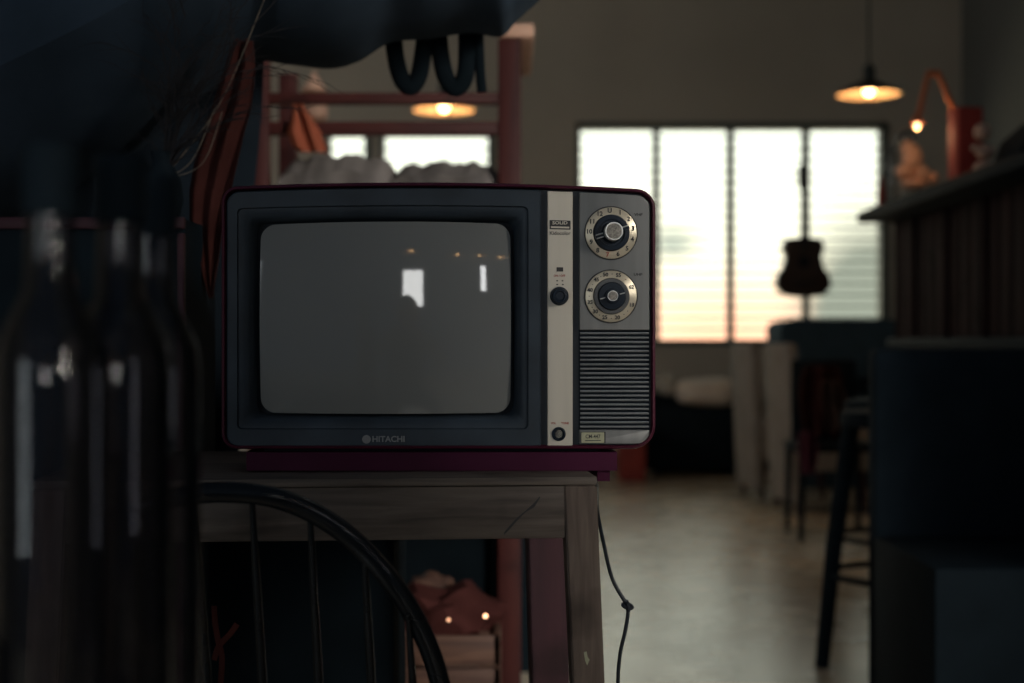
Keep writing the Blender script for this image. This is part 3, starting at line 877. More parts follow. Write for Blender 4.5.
bm = nb(); span(bm, (X_(275), YR + .06, .17), (X_(492), YR + .42, .64), bev=.02)
thing('storage_box', bm, M['deepblack'], 'dark storage box on the lowest rack shelf, seen under the table', 'box')
# orange cloth, paper lantern, peach jar on rails
cloth_sheet('orange_cloth', [(104, 292, 303), (118, 290, 312), (132, 287, 320), (146, 292, 326), (152, 300, 326)], M['orange'], 'orange cloth hung over the rack rail at left', 'cloth', YR - .03, .008, 2)
def hanging(name, prof, px, pytop, Y, m, label, cat, cord_to=Z_(38)):
    c = at(px, pytop, Y); bm = nb()
    lathe(bm, [(r, -h) for r, h in prof], c, 24)
    tube(bm, [c + Vector((0, 0, -.002)), c + Vector((0, 0, .14))], .0012, 6)
    return thing(name, bm, M[m], label, cat)
hanging('paper_lantern', [(.004, 0), (.018, .02), (.040, .055), (.034, .058)], 314, 73, 4.3, 'peach', 'small peach cone lantern hanging behind the rack', 'lantern')
hanging('paper_lantern', [(.004, 0), (.030, .015), (.036, .035), (.032, .058), (.012, .066)], 317, 100, 4.5, 'peach', 'small rounded peach paper shade hanging behind the rack rails', 'lantern')

# added dark block, keeps the view behind the table's left half black
bm = nb()
x0_, x1_ = at(222, 0, 2.2).x, at(398, 0, 2.2).x
loft(bm, [[Vector((x0_ - .0, 2.12, z)), Vector((x1_ - .01 * k, 2.12, z)), Vector((x1_ - .01 * k, 2.36, z)), Vector((x0_ - .0, 2.36, z))] for k, z in ((1, 0), (0, .05), (0, .70), (1, .735), (3, .74))])
thing('dark_block', bm, M['deepblack'], 'tall black block added to darken the view behind the left half of the wooden table', 'added_block')
# things on the low shelf seen under the table
def crate(x0, x1, y0, y1, z0, z1, label, m, nsl):
    r = root('slatted_crate', ((x0 + x1) / 2, (y0 + y1) / 2, z0), 0, label, 'crate')
    h = (z1 - z0) / nsl
    bm = nb()
    for k in range(nsl):
        span(bm, (x0, y0, z0 + k * h + .004), (x1, y0 + .012, z0 + (k + 1) * h - .004), bev=.001)
        span(bm, (x0, y1 - .012, z0 + k * h + .004), (x1, y1, z0 + (k + 1) * h - .004), bev=.001)
        span(bm, (x0, y0, z0 + k * h + .004), (x0 + .012, y1, z0 + (k + 1) * h - .004), bev=.001)
        span(bm, (x1 - .012, y0, z0 + k * h + .004), (x1, y1, z0 + (k + 1) * h - .004), bev=.001)
    part('slats', bm, M[m], r)
    bm = nb()
    for x in (x0 + .02, x1 - .04):
        for y in (y0 + .012, y1 - .032): span(bm, (x, y, z0), (x + .02, y + .02, z1))
    span(bm, (x0 + .005, y0 + .005, z0), (x1 - .005, y1 - .005, z0 + .01))
    part('corner_posts', bm, M[m], r)
    return r
YC = 2.75
crate(X_(392, YC), X_(500, YC), YC, YC + .3, 0.0, Z_(634, YC), 'brown slatted wooden crate on the floor behind the table', 'slatwood', 6)
# red ball toys / fruit heap in crate
def knot_cloth(px, py, Y, r, m, name, label, cat, seed):
    rn = random.Random(seed); bm = nb()
    bmesh.ops.create_icosphere(bm, subdivisions=3, radius=r)
    for v in bm.verts:
        n = v.co.normalized(); k = 1 + .16 * math.sin(n.x * 7 + seed) * math.cos(n.z * 6 + seed * 2) + .08 * math.sin(n.y * 13 + n.x * 9)
        v.co = Vector((n.x * r * k * 1.25, n.y * r * k, n.z * r * k * .8))
    bm.transform(Matrix.Translation(at(px, py, Y)))
    return thing(name, bm, M[m], label, cat)
zcr = Z_(634, YC)
knot_cloth(445, 622, YC + .14, .095, 'bundle', 'red_bundle', 'crumpled red cloth bundle in the slatted crate behind the table', 'bundle', 2)
knot_cloth(432, 590, YC + .22, .045, 'slatwood', 'brown_bundle', 'small brown bundle above the red cloth in the crate', 'bundle', 5)
def glint_bead(px, py, Y, r, label, s):
    c = at(px, py, Y); rt = root('highlight_bead', c, 0, label, 'highlight', 'amber highlights made as glowing beads behind the table')
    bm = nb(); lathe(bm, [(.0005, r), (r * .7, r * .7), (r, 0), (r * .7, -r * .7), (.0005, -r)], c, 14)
    part('bulb', bm, emis('amber_glint_%d' % int(s), (1.0, .50, .28), s), rt)  # glowing bead stands in for a specular highlight, no lamp here
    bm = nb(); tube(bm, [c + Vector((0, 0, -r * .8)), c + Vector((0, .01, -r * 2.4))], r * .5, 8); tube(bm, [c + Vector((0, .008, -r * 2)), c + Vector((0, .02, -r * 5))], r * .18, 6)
    part('bead_stem', bm, M['black'], rt)  # small stem added under the highlight bead
glint_bead(485.5, 616, 2.72, .0035, 'tiny bright amber highlight made as a glowing bead, seen under the table, the right one', 6)
glint_bead(448.5, 620, 2.70, .0032, 'tiny dim amber highlight made as a glowing bead, seen under the table, near the chair bow', 2)
# red ribbon low in the chair bow
bm = nb()
for pl_ in ([(214, 606), (215, 622), (218, 640), (222, 660), (219, 700)], [(237, 624), (230, 634), (219, 646), (214, 660)]):
    tube(bm, smooth_path([at(x, y, 1.72) for x, y in pl_], 5), .0035, 8, flat=.3)
tube(bm, smooth_path([at(219, 690, 1.72), at(216, 900, 1.72), Vector((at(216, 900, 1.72).x, 1.72, .002))], 6), .0025, 8)
thing('forked_twig', bm, M['redcloth'], 'small forked orange red twig standing behind the bow-back chair', 'twig')

bm = nb(); span(bm, (.80, -.16, 0), (1.66, .04, ZT), bev=.01)  # unseen pier added beside the camera to dim the television's left side
thing('added_light_blocker', bm, M['wall'], None, None, kind='structure')
# ------------------------------------------------------------------ pendants
def pendant(c, label, group='pendant lamps', drop=None):
    r = root('pendant_lamp', c, 0, label, 'lamp', group)
    bm = nb()
    lathe(bm, [(.155, 0), (.150, .006), (.110, .035), (.060, .058), (.034, .070), (.030, .095), (.030, .135), (.012, .150)], c, 48, caps=False)
    part('shade', bm, M['lampshade'], r, 'dark enamel shade')
    bm = nb()
    lathe(bm, [(.1525, .0012), (.1475, .0065), (.108, .032), (.058, .054), (.030, .064)], c, 48, caps=False)
    part('shade_lining', bm, M['shadein'], r, 'pale inside of the shade')
    bm = nb()
    lathe(bm, [(.0005, -.004), (.018, .002), (.027, .020), (.024, .040), (.012, .060)], c, 24)
    part('bulb', bm, M['bulb'], r, 'glowing warm bulb')
    bm = nb(); tube(bm, [c + Vector((0, 0, .145)), Vector((c.x, c.y, ZT - .2))], .006, 8)
    part('cord', bm, M['lampshade'], r)
    return r
P1 = at(869, 95, 6.9)
pen = pendant(P1, 'dark enamel pendant lamp glowing above the counter, right of the window')
P2 = at(444, 111, 6.9)
P2.z = P1.z
P2 = Vector((at(444, 111, 7.0).x, 7.0, at(444, 111, 7.0).z))
dup(pen, P2, 0, 'dark enamel pendant lamp glowing below the strap loops, seen through the rack')
back_lamps = [(0.28, -2.8, 2.04), (0.98, -2.8, 2.0), (1.342, -2.8, 1.999), (1.69, -2.8, 1.999)]
BL = []
for i, p in enumerate(back_lamps):
    BL.append(dup(pen, Vector(p), 0, ['pendant lamp behind the photographer, reflected left in the screen', 'pendant lamp behind the photographer, second reflected from the left', 'pendant lamp behind the photographer, third reflected from the left', 'pendant lamp behind the photographer, reflected nearest the screen edge'][i]))
for i, yb in enumerate((-2.3, 2.6, 6.95)):
    bm = nb(); span(bm, (XL, yb - .07, ZT - .2), (XR, yb + .07, ZT), bev=.005)
    thing('trim_%d' % (i + 1), bm, M['black'], None, None, kind='structure')

# ------------------------------------------------------------------ guitar
YG = 10.35
def gx(px): return (px - CXP) / F * YG
def gz(py): return EYE - (py - CYP) / F * YG
gt = root('guitar', (gx(802.5), YG, gz(297)), 0, 'dark acoustic guitar hanging in front of the window', 'guitar')
M['guitar'] = mat('dark_guitar_lacquer', (0.02, 0.018, 0.018), .35, var=.2)
M['guitartop'] = mat('dark_guitar_top', (0.045, 0.025, 0.016), .35, var=.2)
half = [(0, 237.5), (9, 238), (15.5, 240.5), (17.5, 246), (16.5, 252), (15, 257), (15.5, 262), (19, 269), (23, 276), (24.5, 283), (22.5, 290), (16, 295.5), (7, 297.3), (0, 297.5)]
hs = smooth_path([Vector((x * 1.12 + (1.2 if 244 < y < 266 else 0), y, 0)) for x, y in half], 4)
gout = [(802.5 + p.x, p.y) for p in hs] + [(802.5 - p.x, p.y) for p in hs[-2:0:-1]]
def gring(Y, k=1.0): return [Vector((gx(802.5 + (x - 802.5) * k), Y, gz(267 + (y - 267) * k))) for x, y in gout]
bm = nb(); loft(bm, [gring(YG - .048, .985), gring(YG - .045), gring(YG + .045), gring(YG + .048, .985)]); part('body', bm, M['guitar'], gt)
bm = nb(); loft(bm, [gring(YG - .0495, .95), gring(YG - .0480, .96)])
gb = part('soundboard', bm, M['guitartop'], gt)
bm = nb()
c = Vector((gx(802.5), YG - .050, gz(262)))
lathe(bm, [(.045, 0), (.045, .0015), (.001, .0015)], c, 28, Matrix.Rotation(R(90), 4, 'X')); part('sound_hole', bm, M['well'], gb)
bm = nb(); box(bm, (gx(802.5), YG - .053, gz(283)), (.15, .008, .022), bev=.002); part('bridge', bm, M['guitar'], gb)
bm = nb(); loft(bm, [[Vector((gx(802.5) + sx * w, YG + dy, gz(y))) for sx, dy in ((-1, -.055), (1, -.055), (.8, -.03), (-.8, -.03))] for y, w in ((252, .027), (190, .023))]); part('neck', bm, M['guitar'], gt)
bm = nb(); loft(bm, [[Vector((gx(802.5) + sx * w, YG + dy, gz(y))) for sx, dy in ((-1, -.05), (1, -.05), (1, -.032), (-1, -.032))] for y, w in ((190, .026), (187, .036), (168, .040), (166, .034))])
hd = part('headstock', bm, M['guitar'], gt)
for k in range(3):
    for s in (-1, 1):
        bm = nb(); box(bm, (gx(802.5) + s * .052, YG - .04, gz(184 - k * 6)), (.03, .012, .014), bev=.003); part('tuning_peg', bm, M['chrome'], hd)
bm = nb(); tube(bm, [Vector((gx(802.5), YG - .04, gz(168))), Vector((gx(803.5), YG - .02, gz(127.5)))], .014, 8)
thing('hanging_strap', bm, M['black'], 'dark strap holding the guitar below the window head', 'strap')

# ------------------------------------------------------------------ bar counter at right
ctr = root('bar_counter', (1.9, 4.2, 0), 0, 'tall dark bar counter with vertical plank front at the right', 'counter')
XC = 1.445; ZC = 1.490; YE = 5.96; YS = 2.2
bm = nb(); span(bm, (XC, YS, ZC - .045), (2.45, YE, ZC), bev=.008); part('countertop', bm, M['black'], ctr)
bm = nb()
nP = 26
for k in range(nP):
    y0 = YS + .05 + (YE - .12 - YS) * k / nP; y1 = y0 + (YE - .12 - YS) / nP - .010
    span(bm, (1.585 + .006 * (k % 3), y0, .965), (1.61, y1, ZC - .046), bev=.002)
for k in range(6):
    x0 = 1.585 + k * .13; span(bm, (x0, YE - .09, .965), (x0 + .12, YE - .065, ZC - .046), bev=.002)
part('plank_front', bm, M['counterwood'], ctr, 'dark reddish vertical planks')
bm = nb(); span(bm, (1.56, YS + .02, .925), (2.40, YE - .03, .964), bev=.004); part('ledge', bm, M['black'], ctr)
bm = nb(); span(bm, (1.60, YS + .05, 0), (2.38, YE - .10, .924)); span(bm, (1.612, YS + .05, .966), (2.38, YE - .092, ZC - .047)); part('body', bm, M['duskblack'], ctr)
M['blackgloss'] = M['black']
# items on the counter
def stand(name, prof, px, Y, m, label, cat, zb=ZC, n=32):
    c = Vector(((px - CXP) / F * Y, Y, zb)); bm = nb(); lathe(bm, prof, c, n); return thing(name, bm, M[m], label, cat)
stand('red_bottle', [(.014, 0), (.017, .004), (.017, .075), (.009, .10), (.007, .13), (.008, .135)], 881.5, 5.80, 'redglass', 'small red bottle at the far end of the counter', 'bottle')
stand('tall_glass', [(.013, 0), (.016, .01), (.016, .215), (.013, .225), (.013, .25), (.011, .25)], 892, 5.68, 'clearglass', 'tall narrow clear bottle on the counter beside the red bottle', 'bottle')
gj = root('glass_jar', Vector(((905 - CXP) / F * 5.55, 5.55, ZC)), 0, 'clear round glass globe on a thin stem on the counter', 'glass')
c = gj.location.copy(); bm = nb(); lathe(bm, [(.028, 0), (.026, .006), (.006, .012), (.005, .20), (.010, .215)], c, 28); part('stem', bm, M['clearglass'], gj)
bm = nb(); lathe(bm, [(.008, .21)] + [(.036 * math.sin(R(a)), .25 - .036 * math.cos(R(a))) for a in range(20, 171, 15)], c, 28); part('globe', bm, M['clearglass'], gj)
def blob(name, spheres, Y, m, label, cat):
    bm = nb()
    for (px, py, rx, rz_) in spheres:
        c = at(px, py, Y)
        g = bmesh.ops.create_icosphere(bm, subdivisions=3, radius=1, matrix=Matrix.Translation(c) @ Matrix.Diagonal((rx, rx * .9, rz_, 1)))
    return thing(name, bm, M[m], label, cat)
blob('shell_ornament', [(912, 158, .040, .055), (904, 172, .034, .030), (921, 174, .036, .034), (908, 148, .03, .03), (932, 178, .026, .024), (914, 184, .05, .022)], 5.35, 'peach', 'lumpy peach coloured ornament on the counter under the desk lamp', 'ornament')
lc = Vector(((958 - CXP) / F * 5.05, 5.05, ZC))
lamp = root('desk_lamp', lc, 0, 'orange jointed desk lamp on the counter, arm bent to a peak', 'lamp')
bm = nb(); lathe(bm, [(.055, 0), (.055, .012), (.045, .020), (.010, .026), (.010, .05)], lc, 32); part('lamp_base', bm, M['lampwood'], lamp)
top = at(939, 75, 5.05); top2 = at(928, 74, 5.05); hd_ = at(917, 122, 5.05)
bm = nb(); tube(bm, [lc + Vector((0, 0, .045)), at(957, 118, 5.05), top], .011, 10); part('arm', bm, M['lampwood'], lamp)
bm = nb(); tube(bm, [top + Vector((.004, 0, .004)), top2 + Vector((-.004, 0, .003))], .013, 10); part('joint', bm, M['lampwood'], lamp)
bm = nb(); tube(bm, [top2, hd_], .010, 10); part('arm', bm, M['lampwood'], lamp)
bm = nb(); lathe(bm, [(.006, .03), (.014, .02), (.022, -.006), (.020, -.006)], hd_, 24, caps=False); part('lamp_head', bm, M['lampwood'], lamp)
bm = nb(); lathe(bm, [(.0005, -.028), (.007, -.023), (.010, -.015), (.007, -.004), (.004, .004)], hd_, 20); part('bulb', bm, emis('desk_bulb', (1, .62, .30), 5), lamp, 'small glowing bulb')
bm = nb(); box(bm, ((968 - CXP) / F * 4.80, 4.83, ZC + .125), (.085, .09, .25), bev=.003, rz=.1)
box(bm, ((968 - CXP) / F * 4.80, 4.83, ZC + .2525), (.08, .012, .006), rz=.1)
thing('red_box', bm, M['redbox'], 'tall red box standing on the counter behind the desk lamp', 'box')
blob('figurine', [(982, 132, .027, .028), (985, 152, .030, .026), (983, 170, .034, .030), (975, 148, .014, .012), (992, 166, .016, .014)], 4.62, 'peach', 'peach coloured lumpy figurine beside the red box', 'figurine')
bm = nb(); bx0 = (1003 - CXP) / F * 4.55
loft(bm, [[Vector((bx0 + dx, y, z)) for dx, z in ((0, ZC), (.30, ZC), (.30, ZC + .17), (.10, ZC + .17), (.03, ZC + .11), (0, ZC + .03))] for y in (4.42, 4.66)])
thing('black_case', bm, M['black'], 'black slope-sided case on the near part of the counter', 'case')

bn = root('block', (1.17, 3.5, 0), 0, 'added black block in front of the near part of the counter', 'block')  # added black mass that fills the dark lower right of the view
bm = nb(); span(bm, (.95, 3.20, .0), (1.42, 3.78, .44), bev=.012); part('seat', bm, M['black'], bn)  # lower part of the added black block, no real seat
bm = nb(); span(bm, (.95, 3.72, .0), (1.42, 3.80, .93), bev=.012); span(bm, (1.34, 3.20, .445), (1.42, 3.715, .93), bev=.012); part('backrest', bm, M['blockblack'], bn)  # upright parts of the added black block, no real backrest
# ------------------------------------------------------------------ bar stools
def stool(c, label, rz=0.0):
    r = root('bar_stool', c, rz, label, 'stool', 'black bar stools along the counter')
    Mx = WM[r]
    def P(x, y, z): return Mx @ Vector((x, y, z))
    bm = nb(); lathe(bm, [(.14, .70), (.165, .705), (.17, .72), (.165, .745), (.12, .752), (.001, .75)], c, 40); part('seat', bm, M['black'], r)
    for sx in (-1, 1):
        for sy in (-1, 1):
            bm = nb(); tube(bm, [P(sx * .10, sy * .10, .702), P(sx * .135, sy * .135, .35), P(sx * .16, sy * .16, 0)], [.026, .025, .021], 12); part('leg', bm, M['black'], r)
    bm = nb(); tube(bm, [P(.197 * math.cos(2 * PI * q / 28), .197 * math.sin(2 * PI * q / 28), .27) for q in range(28)], .009, 8, closed=True); part('foot_ring', bm, M['black'], r)
    return r
st = stool(Vector((1.13, 4.15, 0)), 'black round bar stool beside the counter, nearest the camera', R(45))
dup(st, Vector((1.33, 4.95, 0)), R(45), 'black round bar stool beside the counter, the one behind the nearest')

# ------------------------------------------------------------------ beige covered chairs
def dining(c, rz, label):
    r = root('dining_chair', c, rz, label, 'chair', 'beige covered dining chairs')
    Mx = WM[r]
    def wb(bm, x0, x1, y0, y1, z0, z1, bev, lean=0):
        g0 = len(bm.verts)
        box(bm, ((x0 + x1) / 2, (y0 + y1) / 2, (z0 + z1) / 2), (x1 - x0, y1 - y0, z1 - z0), bev=bev)
        bm.verts.ensure_lookup_table()
        for v in bm.verts[g0:] if True else []:
            v.co.y += (v.co.z - z0) * lean
            v.co = Mx @ v.co
    bm = nb(); wb(bm, -.22, .22, .17, .23, .06, .94, .02, .04); part('backrest', bm, M['beige'], r)
    bm = nb(); wb(bm, -.22, .22, -.22, .20, .40, .48, .02); wb(bm, -.215, .215, -.215, .19, .24, .41, .006); part('seat', bm, M['beige'], r)
    for sx in (-1, 1):
        for sy in (-1, 1):
            bm = nb(); tube(bm, [Mx @ Vector((sx * .18, sy * .17, .26)), Mx @ Vector((sx * .19, sy * .19, 0))], [.022, .015], 10); part('leg', bm, M['darkwood'], r)
    return r
dc = dining(Vector((1.735, 8.0, 0)), R(97), 'beige covered dining chair at the dark table, the nearer one')
dup(dc, Vector((1.655, 8.72, 0)), R(97), 'beige covered dining chair at the dark table, the one nearer the window')

# black upright cabinet below the guitar
bm = nb()
pc = root('upright_cabinet', (2.2, 9.45, 0), 0, 'tall black upright cabinet under the guitar', 'cabinet')
YK = 9.2
def kx(px): return (px - CXP) / F * YK
KZ = EYE - (319 - CYP) / F * YK
rng = []
for Y in (YK, YK + .5):
    rng.append([Vector((x, Y, z)) for x, z in ((kx(800), 0), (kx(905), 0), (kx(905), KZ - .01), (kx(890), KZ), (kx(795), KZ), (kx(783), KZ - .02), (kx(780), KZ - .07), (kx(781), KZ - .16), (kx(800), KZ - .20))])
loft(bm, rng); part('body', bm, M['duskblack'], pc)
bm = nb(); span(bm, (kx(810), YK - .12, .66), (kx(900), YK - .001, .72), bev=.008); part('shelf', bm, M['black'], pc)
# red and brown clothes on a chair in front of it
def clothes(rows, Y, m, label, amp=.02):
    return cloth_sheet('draped_cloth', rows, M[m], label, 'cloth', Y, amp, 2.0, .03)
ch2 = root('side_chair', ((832 - CXP) / F * 6.9, 6.95, 0), 0, 'dark side chair with clothes over it beside the counter', 'chair')
o = ch2.location.copy()
bm = nb(); span(bm, o + Vector((-.16, .12, .44)), o + Vector((.16, .16, .86)), bev=.01); part('backrest', bm, M['black'], ch2)
bm = nb(); span(bm, o + Vector((-.19, -.2, .42)), o + Vector((.19, .18, .46)), bev=.01); part('seat', bm, M['black'], ch2)
for sx in (-.17, .17):
    for sy in (-.18, .15):
        bm = nb(); tube(bm, [o + Vector((sx, sy, .42)), o + Vector((sx * 1.05, sy * 1.05, 0))], [.018, .014], 8); part('leg', bm, M['black'], ch2)
clothes([(366, 804, 838), (380, 800, 842), (400, 799, 843), (420, 802, 842), (436, 806, 836)], 6.98, 'redcloth', 'dull red cloth draped over the side chair back')
clothes([(380, 822, 838), (396, 820, 846), (412, 824, 848), (430, 828, 846)], 6.90, 'slatwood', 'brown cloth draped over the right of the red cloth')
M['magenta'] = mat('magenta_cloth', (0.10, 0.015, 0.035), .9, var=.2)
clothes([(432, 800, 812), (446, 799, 818), (462, 800, 817), (474, 803, 813)], 6.70, 'magenta', 'dark magenta cloth hanging below the seat of the side chair')

# dark ottoman with pale cushion near the back wall
YO = 10.0
def ox(px): return (px - CXP) / F * YO
def oz(py): return EYE - (py - CYP) / F * YO
ot = root('armchair', ((ox(652) + ox(742)) / 2, YO + .25, 0), 0, 'low black armchair against the wall under the window', 'armchair')
bm = nb(); span(bm, (ox(655), YO, .04), (ox(741), YO + .5, oz(406)), bev=.03); part('seat', bm, M['black'], ot)
bm = nb(); span(bm, (ox(650), YO + .36, .04), (ox(744), YO + .52, oz(390)), bev=.03); part('backrest', bm, M['black'], ot)
for (a, c) in ((646, 660), (736, 748)):
    bm = nb(); span(bm, (ox(a), YO + .02, .04), (ox(c), YO + .5, oz(400)), bev=.02); part('armrest', bm, M['black'], ot)
for x in (ox(658), ox(738)):
    for y in (YO + .05, YO + .45):
        bm = nb(); span(bm, (x - .02, y - .02, 0), (x + .02, y + .02, .05)); part('leg', bm, M['black'], ot)
def cushion(px0, px1, py0, py1, Y, m, label, name='cushion', dep=.2):
    bm = nb(); c = at((px0 + px1) / 2, (py0 + py1) / 2, Y); hx = (px1 - px0) / 2 / F * Y; hz = (py1 - py0) / 2 / F * Y
    bmesh.ops.create_icosphere(bm, subdivisions=4, radius=1)
    for v in bm.verts:
        n = v.co.copy()
        f = lambda a, e: math.copysign(abs(a) ** e, a)
        v.co = Vector((c.x + f(n.x, .6) * hx, c.y + f(n.y, .7) * dep, c.z + f(n.z, .75) * hz * (1 + .08 * math.sin(n.x * 5))))
    return thing(name, bm, M[m], label, 'cushion')
cushion(676, 739, 378, 406, YO + .12, 'whitecloth', 'pale plump cushion lying on the black armchair')
cushion(657, 677, 374, 396, YO + .2, 'wall', 'small grey cushion beside the pale one, next to the television edge', dep=.1)
knot = nb(); span(knot, (at(620, 0, 9.6).x, 9.6, 0.0), (at(646, 0, 9.6).x, 9.95, at(0, 424, 9.6).z), bev=.02)
M['dullred'] = mat('dull_red_crate', (0.30, 0.05, 0.04), .8, var=.3, scale=6)
thing('red_stool', knot, M['dullred'], 'dull red low box seat on the floor just right of the television', 'seat')

# ------------------------------------------------------------------ photographer (seen only in the screen)
person = root('person', (0.03, -.48, 0), 0, 'person in dark jacket kneeling and leaning forward, reflected in the screen', 'person')
def skin_obj(name, verts, edges, radii, m, parent, sub=2, rootv=0):
    me = bpy.data.meshes.new(name)
    inv = WM[parent].inverted()
    me.from_pydata([inv @ Vector(v) for v in verts], edges, [])
    o = bpy.data.objects.new(name, me); COL.objects.link(o); o.parent = parent; WM[o] = WM[parent]
    md = o.modifiers.new('skin', 'SKIN')
    sk = me.skin_vertices[0].data if me.skin_vertices else None
    if sk is None:
        bm_ = bmesh.new(); bm_.from_mesh(me); bm_.verts.layers.skin.verify(); bm_.to_mesh(me); bm_.free(); sk = me.skin_vertices[0].data
    for i, r_ in enumerate(radii):
        sk[i].radius = (r_, r_) if not isinstance(r_, tuple) else r_
        sk[i].use_root = (i == rootv)
    sb_ = o.modifiers.new('sub', 'SUBSURF'); sb_.levels = sub; sb_.render_levels = sub
    me.materials.append(m)
    return o
bv = [(0.03, -.58, .40), (.03, -.55, .56), (.03, -.50, .72), (.03, -.43, .84), (.03, -.385, .91), (.03, -.36, .965),
      (-.15, -.45, .83), (-.24, -.30, .66), (-.10, -.16, .87),
      (.21, -.45, .83), (.29, -.30, .66), (.13, -.16, .87),
      (-.07, -.56, .38), (-.16, -.18, .12), (-.14, -.56, .08), (-.14, -.70, .05),
      (.13, -.56, .38), (.20, -.16, .45), (.21, -.20, .10), (.21, -.08, .05)]
be = [(0, 1), (1, 2), (2, 3), (3, 4), (4, 5), (3, 6), (6, 7), (7, 8), (3, 9), (9, 10), (10, 11), (0, 12), (12, 13), (13, 14), (14, 15), (0, 16), (16, 17), (17, 18), (18, 19)]
br_ = [(.15, .12), (.15, .11), (.16, .11), (.13, .09), .055, .052, .062, .046, .030, .062, .046, .030, .088, .062, .045, .034, .088, .062, .044, .034]
skin_obj('body', bv, be, br_, M['jacket'], person)
bm = nb()
hc = Vector((.03, -.325, 1.04))
bmesh.ops.create_uvsphere(bm, u_segments=32, v_segments=24, radius=1)
for v in bm.verts:
    n = v.co.copy(); x, y, z = n.x * .074, n.y * .095, n.z * .118
    if z < -.02: x *= 1 - (-z - .02) * 3.2; 
    if n.y > .3 and abs(n.x) < .22 and -.35 < n.z < .12: y += .018 * (1 - abs(n.x) / .22) * (1 - abs(n.z + .12) / .3 if abs(n.z + .12) < .3 else 0)
    if n.y > .5 and abs(abs(n.x) - .38) < .2 and abs(n.z - .05) < .14: y -= .008
    v.co = hc + Vector((x, y, z))
part('head', bm, M['skin'], person)
bm = nb()
bmesh.ops.create_uvsphere(bm, u_segments=28, v_segments=20, radius=1)
bmesh.ops.delete(bm, geom=[v for v in bm.verts if v.co.y > .35 and v.co.z < .55 or v.co.z < -.55], context='VERTS')
for v in bm.verts: n = v.co; v.co = hc + Vector((n.x * .084, n.y * .104 - .004, n.z * .126 + .004))
part('hair', bm, M['hair'], person, 'short black hair')
for s in (-1, 1):
    w = Vector((.015 + s * .115, -.16, .87)); pa = Vector((.01 + s * .085, -.10, .915))
    hv = [w, w.lerp(pa, .5), pa]; he = [(0, 1), (1, 2)]; hr = [.026, (.034, .02), (.038, .018)]
    for k in range(4):
        i0 = len(hv); f0 = pa + Vector((s * (-.006 - .004 * k), .012, .022 - k * .017))
        l = [.040, .046, .042, .034][k]
        hv += [f0, f0 + Vector((-s * l * .45, l * .5, .006)), f0 + Vector((-s * l * .95, l * .45, .004))]
        he += [(2, i0), (i0, i0 + 1), (i0 + 1, i0 + 2)]; hr += [.0095, .0085, .0075]
    i0 = len(hv); t0 = w.lerp(pa, .6) + Vector((-s * .018, -.01, -.012))
    hv += [t0, t0 + Vector((-s * .022, .008, -.004)), t0 + Vector((-s * .042, .016, .004))]; he += [(1, i0), (i0, i0 + 1), (i0 + 1, i0 + 2)]; hr += [.012, .010, .009]
    skin_obj('hand', hv, he, hr, M['skin'], person, 2)

# ------------------------------------------------------------------ light
world = bpy.data.worlds.new('dusk_sky'); scene.world = world; world.use_nodes = True
nt = world.node_tree; N, Lk = nt.nodes, nt.links
for n_ in list(N): N.remove(n_)
out = N.new('ShaderNodeOutputWorld'); bg = N.new('ShaderNodeBackground'); Lk.new(bg.outputs[0], out.inputs[0])
tc = N.new('ShaderNodeTexCoord'); sx = N.new('ShaderNodeSeparateXYZ'); Lk.new(tc.outputs['Generated'], sx.inputs[0])
def mrange(src, a, b_, c_=0.0, d_=1.0, smooth=True):
    m_ = N.new('ShaderNodeMapRange'); m_.interpolation_type = 'SMOOTHSTEP' if smooth else 'LINEAR'
    m_.inputs['From Min'].default_value = a; m_.inputs['From Max'].default_value = b_; m_.inputs['To Min'].default_value = c_; m_.inputs['To Max'].default_value = d_
    Lk.new(src, m_.inputs['Value']); return m_.outputs[0]
def mth(op, a, b_=None):
    m_ = N.new('ShaderNodeMath'); m_.operation = op
    if isinstance(a, (int, float)): m_.inputs[0].default_value = a
    else: Lk.new(a, m_.inputs[0])
    if b_ is not None:
        if isinstance(b_, (int, float)): m_.inputs[1].default_value = b_
        else: Lk.new(b_, m_.inputs[1])
    return m_.outputs[0]
front = mth('MULTIPLY', mrange(sx.outputs[1], .45, .70), mrange(sx.outputs[2], .66, .52))
def blobn(cx, cz, rx, rz_):
    dx = mth('DIVIDE', mth('SUBTRACT', sx.outputs[0], cx), rx); dz = mth('DIVIDE', mth('SUBTRACT', sx.outputs[2], cz), rz_)
    d = mth('SQRT', mth('ADD', mth('MULTIPLY', dx, dx), mth('MULTIPLY', dz, dz)))
    return mrange(d, 1.0, 0.0)
def mixc(f, a, b_):
    m_ = N.new('ShaderNodeMixRGB'); Lk.new(f, m_.inputs[0])
    for i, v in ((1, a), (2, b_)):
        if isinstance(v, tuple): m_.inputs[i].default_value = v + (1,)
        else: Lk.new(v, m_.inputs[i])
    return m_.outputs[0]
glowA = blobn(.150, -.005, .17, .075)
skyc = mixc(mrange(sx.outputs[2], -.02, .16), (2.5, 2.1, 1.5), (2.1, 2.1, 1.85))
skyc = mixc(glowA, skyc, (2.6, 1.25, .80))
skyc = mixc(mth('MINIMUM', mth('MULTIPLY', blobn(.245, .010, .075, .115), 1.7), 1.0), skyc, (.55, .57, .47))
skyc = mixc(mth('MULTIPLY', blobn(.112, .068, .030, .022), .9), skyc, (.80, .86, .74))
amb = (.040, .058, .085)
fin = mixc(front, amb, skyc)
Lk.new(fin, bg.inputs[0]); bg.inputs[1].default_value = 1.0

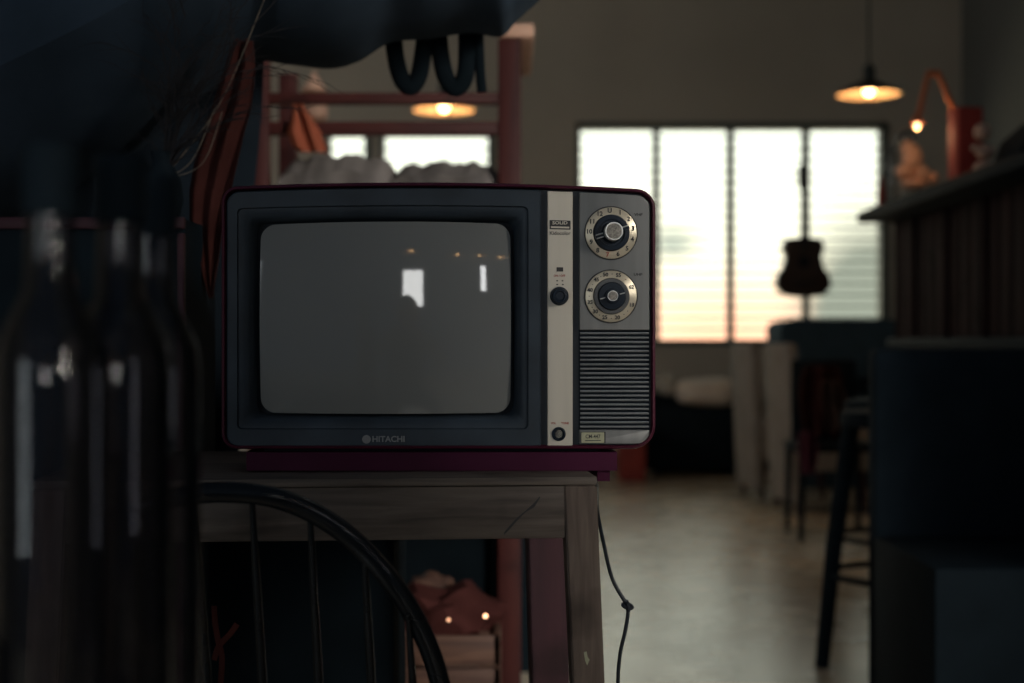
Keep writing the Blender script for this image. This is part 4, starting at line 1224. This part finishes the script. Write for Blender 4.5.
def area(name, loc, target, sx_, sy_, energy, col=(1, 1, 1), spread=180):
    l = bpy.data.lights.new(name, 'AREA'); l.shape = 'RECTANGLE'; l.size = sx_; l.size_y = sy_; l.energy = energy; l.color = col; l.spread = R(spread)
    o = bpy.data.objects.new(name, l); COL.objects.link(o); o.location = loc
    o.rotation_euler = (Vector(target) - Vector(loc)).to_track_quat('-Z', 'Y').to_euler()
    return o
area('daylight_side_window', (3.2, -1.6, 2.0), (0.0, 1.6, .95), .95, 1.5, 46, (1.0, .96, .88), 55)
area('daylight_door', (-2.35, -2.3, 1.15), (-.25, .9, .9), 1.0, 1.5, 13, (.90, 1.0, 1.05))
area('daylight_back_door', (.445, -4.2, 1.64), (.445, 1.6, 1.64), .38, .70, 12, (1, 1, .98))
area('daylight_narrow_window', (1.59, -3.4, 1.75), (1.59, 1.6, 1.75), .09, .44, 2.2, (1, 1, 1))
area('added_left_fill', (XL + .1, 6.6, 2.3), (1.0, 8.2, 1.0), 2.4, 1.6, 34, (1.0, .96, .90))  # added light to brighten back wall and floor, no windows on that side
def point(loc, e, col=(1, .6, .3), r=.03):
    l = bpy.data.lights.new('lamp_glow', 'POINT'); l.energy = e; l.color = col; l.shadow_soft_size = r
    o = bpy.data.objects.new('lamp_glow', l); COL.objects.link(o); o.location = loc
point(hd_ + Vector((.0, -.01, -.045)), .7, r=.015)
point(P1 + Vector((0, 0, -.012)), 2.6); point(P2 + Vector((0, 0, -.012)), 2.6)

# ------------------------------------------------------------------ camera
cam = bpy.data.cameras.new('camera'); co = bpy.data.objects.new('camera', cam); COL.objects.link(co)
co.location = (0, 0, EYE); co.rotation_euler = (R(90), 0, 0)
cam.lens = 50; cam.sensor_width = 36; cam.sensor_fit = 'HORIZONTAL'
cam.clip_start = .05; cam.clip_end = 200
cam.dof.use_dof = True; cam.dof.focus_distance = 1.595; cam.dof.aperture_fstop = 3.5; cam.dof.aperture_blades = 0
scene.camera = co
vs = scene.view_settings
scene.display_settings.display_device = 'sRGB'
vs.view_transform = 'Standard'; vs.look = 'None'; vs.gamma = 1; vs.exposure = 0; vs.use_curve_mapping = False
scene.cycles.use_denoising = True
scene.cycles.max_bounces = 8
scene.cycles.transparent_max_bounces = 24
